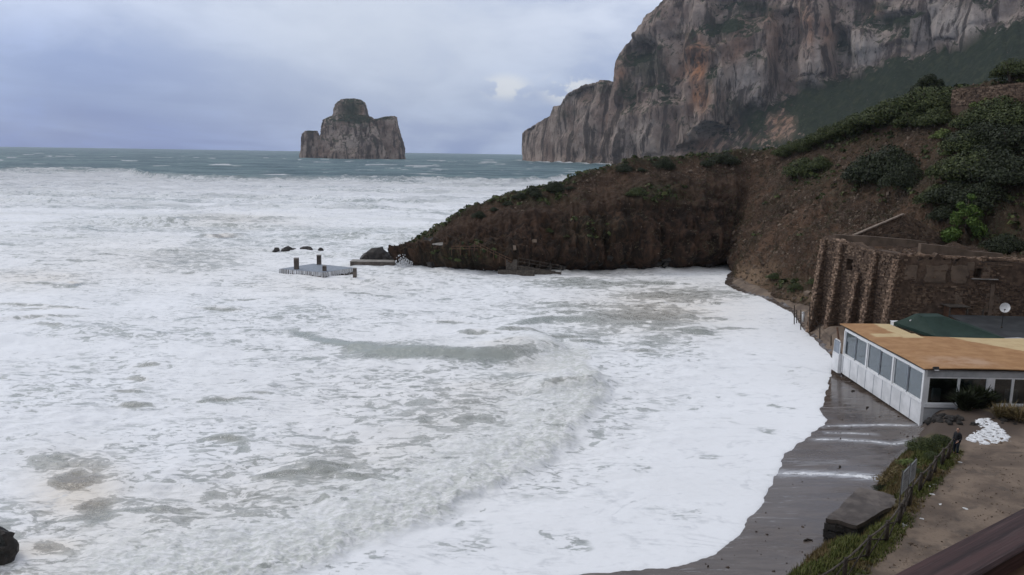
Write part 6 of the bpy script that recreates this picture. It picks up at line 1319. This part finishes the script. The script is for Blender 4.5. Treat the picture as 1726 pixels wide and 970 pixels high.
for s_ in (-1, 1):
    body.append([((0, 0, .93), .13), ((s_ * .10, 0, .86), .10), ((s_ * .115, -.03, .50), .068), ((s_ * .125, .01, .10), .042), ((s_ * .13, .0, .05), .045), ((s_ * .14, -.10, .035), .038), ((s_ * .145, -.17, .03), .028)])
    body.append([((0, .01, 1.40), .12), ((s_ * .12, .01, 1.40), .075), ((s_ * .20, .02, 1.36), .062), ((s_ * .25, .03, 1.10), .045), ((s_ * .21, -.14, .93), .034), ((s_ * .18, -.19, .89), .026), ((s_ * .165, -.225, .865), .028)])
    for k, ln in enumerate((.062, .072, .068, .055)):
        b0 = (s_ * (.185 - .014 * k), -.235, .862 - .008 * k); body.append([((s_ * .165, -.225, .865), .028), (b0, .010), ((b0[0] - s_ * .012, b0[1] - ln * .6, b0[2] - .012), .009), ((b0[0] - s_ * .02, b0[1] - ln * .85, b0[2] - .035), .008)])
    body.append([((s_ * .18, -.19, .89), .026), ((s_ * .150, -.205, .895), .011), ((s_ * .130, -.235, .885), .009)])
link('body', skin_mesh('body', body), 'skin', per)
jk = [[((0, 0, .88), .155), ((0, 0, 1.08), .165), ((0, .01, 1.25), .18), ((0, .01, 1.40), .14), ((0, .0, 1.48), .078)]]
for s_ in (-1, 1): jk.append([((0, .01, 1.40), .14), ((s_ * .13, .01, 1.40), .092), ((s_ * .205, .02, 1.36), .08), ((s_ * .255, .03, 1.10), .064), ((s_ * .215, -.13, .94), .050)])
link('jacket', skin_mesh('jacket', jk), 'jacket', per)
jn = [[((0, 0, .93), .145)]]
for s_ in (-1, 1): jn.append([((0, 0, .93), .145), ((s_ * .105, 0, .86), .115), ((s_ * .118, -.03, .50), .082), ((s_ * .126, .01, .12), .064)])
link('jeans', skin_mesh('jeans', jn), 'jeans', per)
for s_ in (-1, 1): link('shoe', skin_mesh('shoe', [[((s_ * .13, .05, .05), .05), ((s_ * .135, -.05, .048), .05), ((s_ * .145, -.17, .04), .036)]], 1), 'black_metal', per)
link('hair', skin_mesh('hair', [[((0, .03, 1.56), .075), ((0, .03, 1.66), .092), ((0, .005, 1.735), .068)]]), 'hair', per)
m = MB(); m.box((0, -.108, 1.605), (.026, .04, .05), None, 0, .6); m.build('nose', 'skin', per)
for s_ in (-1, 1): m = MB(); m.box((s_ * .035, -.098, 1.64), (.026, .012, .012)); m.build('eye', 'black_metal', per); m = MB(); m.box((s_ * .092, .0, 1.63), (.02, .045, .07)); m.build('ear', 'skin', per, bevel=.006)
m = MB(); m.box((0, -.098, 1.565), (.045, .012, .010)); m.build('mouth', 'brown_wood', per)
# ---- viewing deck: rail in the lower right corner
zR = 20.0; ra, rb_, rc = (np.array(gz(*q, zR)) for q in ((1497, 970), (1726, 853), (1645, 970))); dr_ = (rb_ - ra); dr_ /= np.linalg.norm(dr_); pr = np.array([dr_[1], -dr_[0], 0]); wd = abs((rc - ra) @ pr)
if (rc - ra) @ pr < 0: pr = -pr
ang_r = math.atan2(dr_[1], dr_[0]); ctr = ra + pr * wd / 2
rl = empty('deck_railing', Vector(ctr), 'dark reddish-brown weathered timber railing close by in the lower right corner', 'railing', rotz=ang_r)
m = MB(); m.box((.6, 0, -.03), (4.6, wd, .06)); m.build('handrail', 'rail_wood', rl, bevel=.008)
m = MB(); m.box((.6, -.045, -.16), (4.6, .035, .16)); m.build('rail', 'brown_wood', rl, bevel=.004)
m = MB(); m.box((.6, 0, -.62), (4.6, .05, .10)); m.build('rail', 'brown_wood', rl, bevel=.004)
for x in (-1.5, .2, 1.9): m = MB(); m.box((x, .005, -.56), (.09, .05, 1.0)); m.build('post', 'brown_wood', rl)
dk = empty('deck', Vector(ctr) + Vector((0, 0, -1.06)), 'timber viewing deck below the railing', 'deck', rotz=ang_r)
for i in range(16): m = MB(); m.box((.6, .02 - i * .146, -.02), (4.8, .14, .04)); m.build('plank', 'brown_wood', dk)
m = MB(); m.box((.6, -1.1, -.14), (4.6, 2.2, .2)); m.build('joists', 'dark_wood', dk)
for x in (-1.5, 2.5):
    for y in (-.1, -2.1): m = MB(); m.box((x, y, -5.0), (.16, .16, 9.6)); m.build('post', 'dark_wood', dk)
# ------------------------------------------------------------------ haze
hm = bpy.data.materials.new('haze_air'); hm.use_nodes = True; ht = NT(hm.node_tree); ht.n.remove(ht.n['Principled BSDF'])
pv = ht.new('ShaderNodeVolumePrincipled'); pv.inputs['Density'].default_value = 0.000055; pv.inputs['Color'].default_value = (.82, .90, 1.0, 1); ht.l.new(pv.outputs[0], ht.n['Material Output'].inputs['Volume'])
m = MB(); m.b2((-9800, -400, -60), (9800, 10900, 700)); hz = m.build('haze', hm, None, kind='stuff')
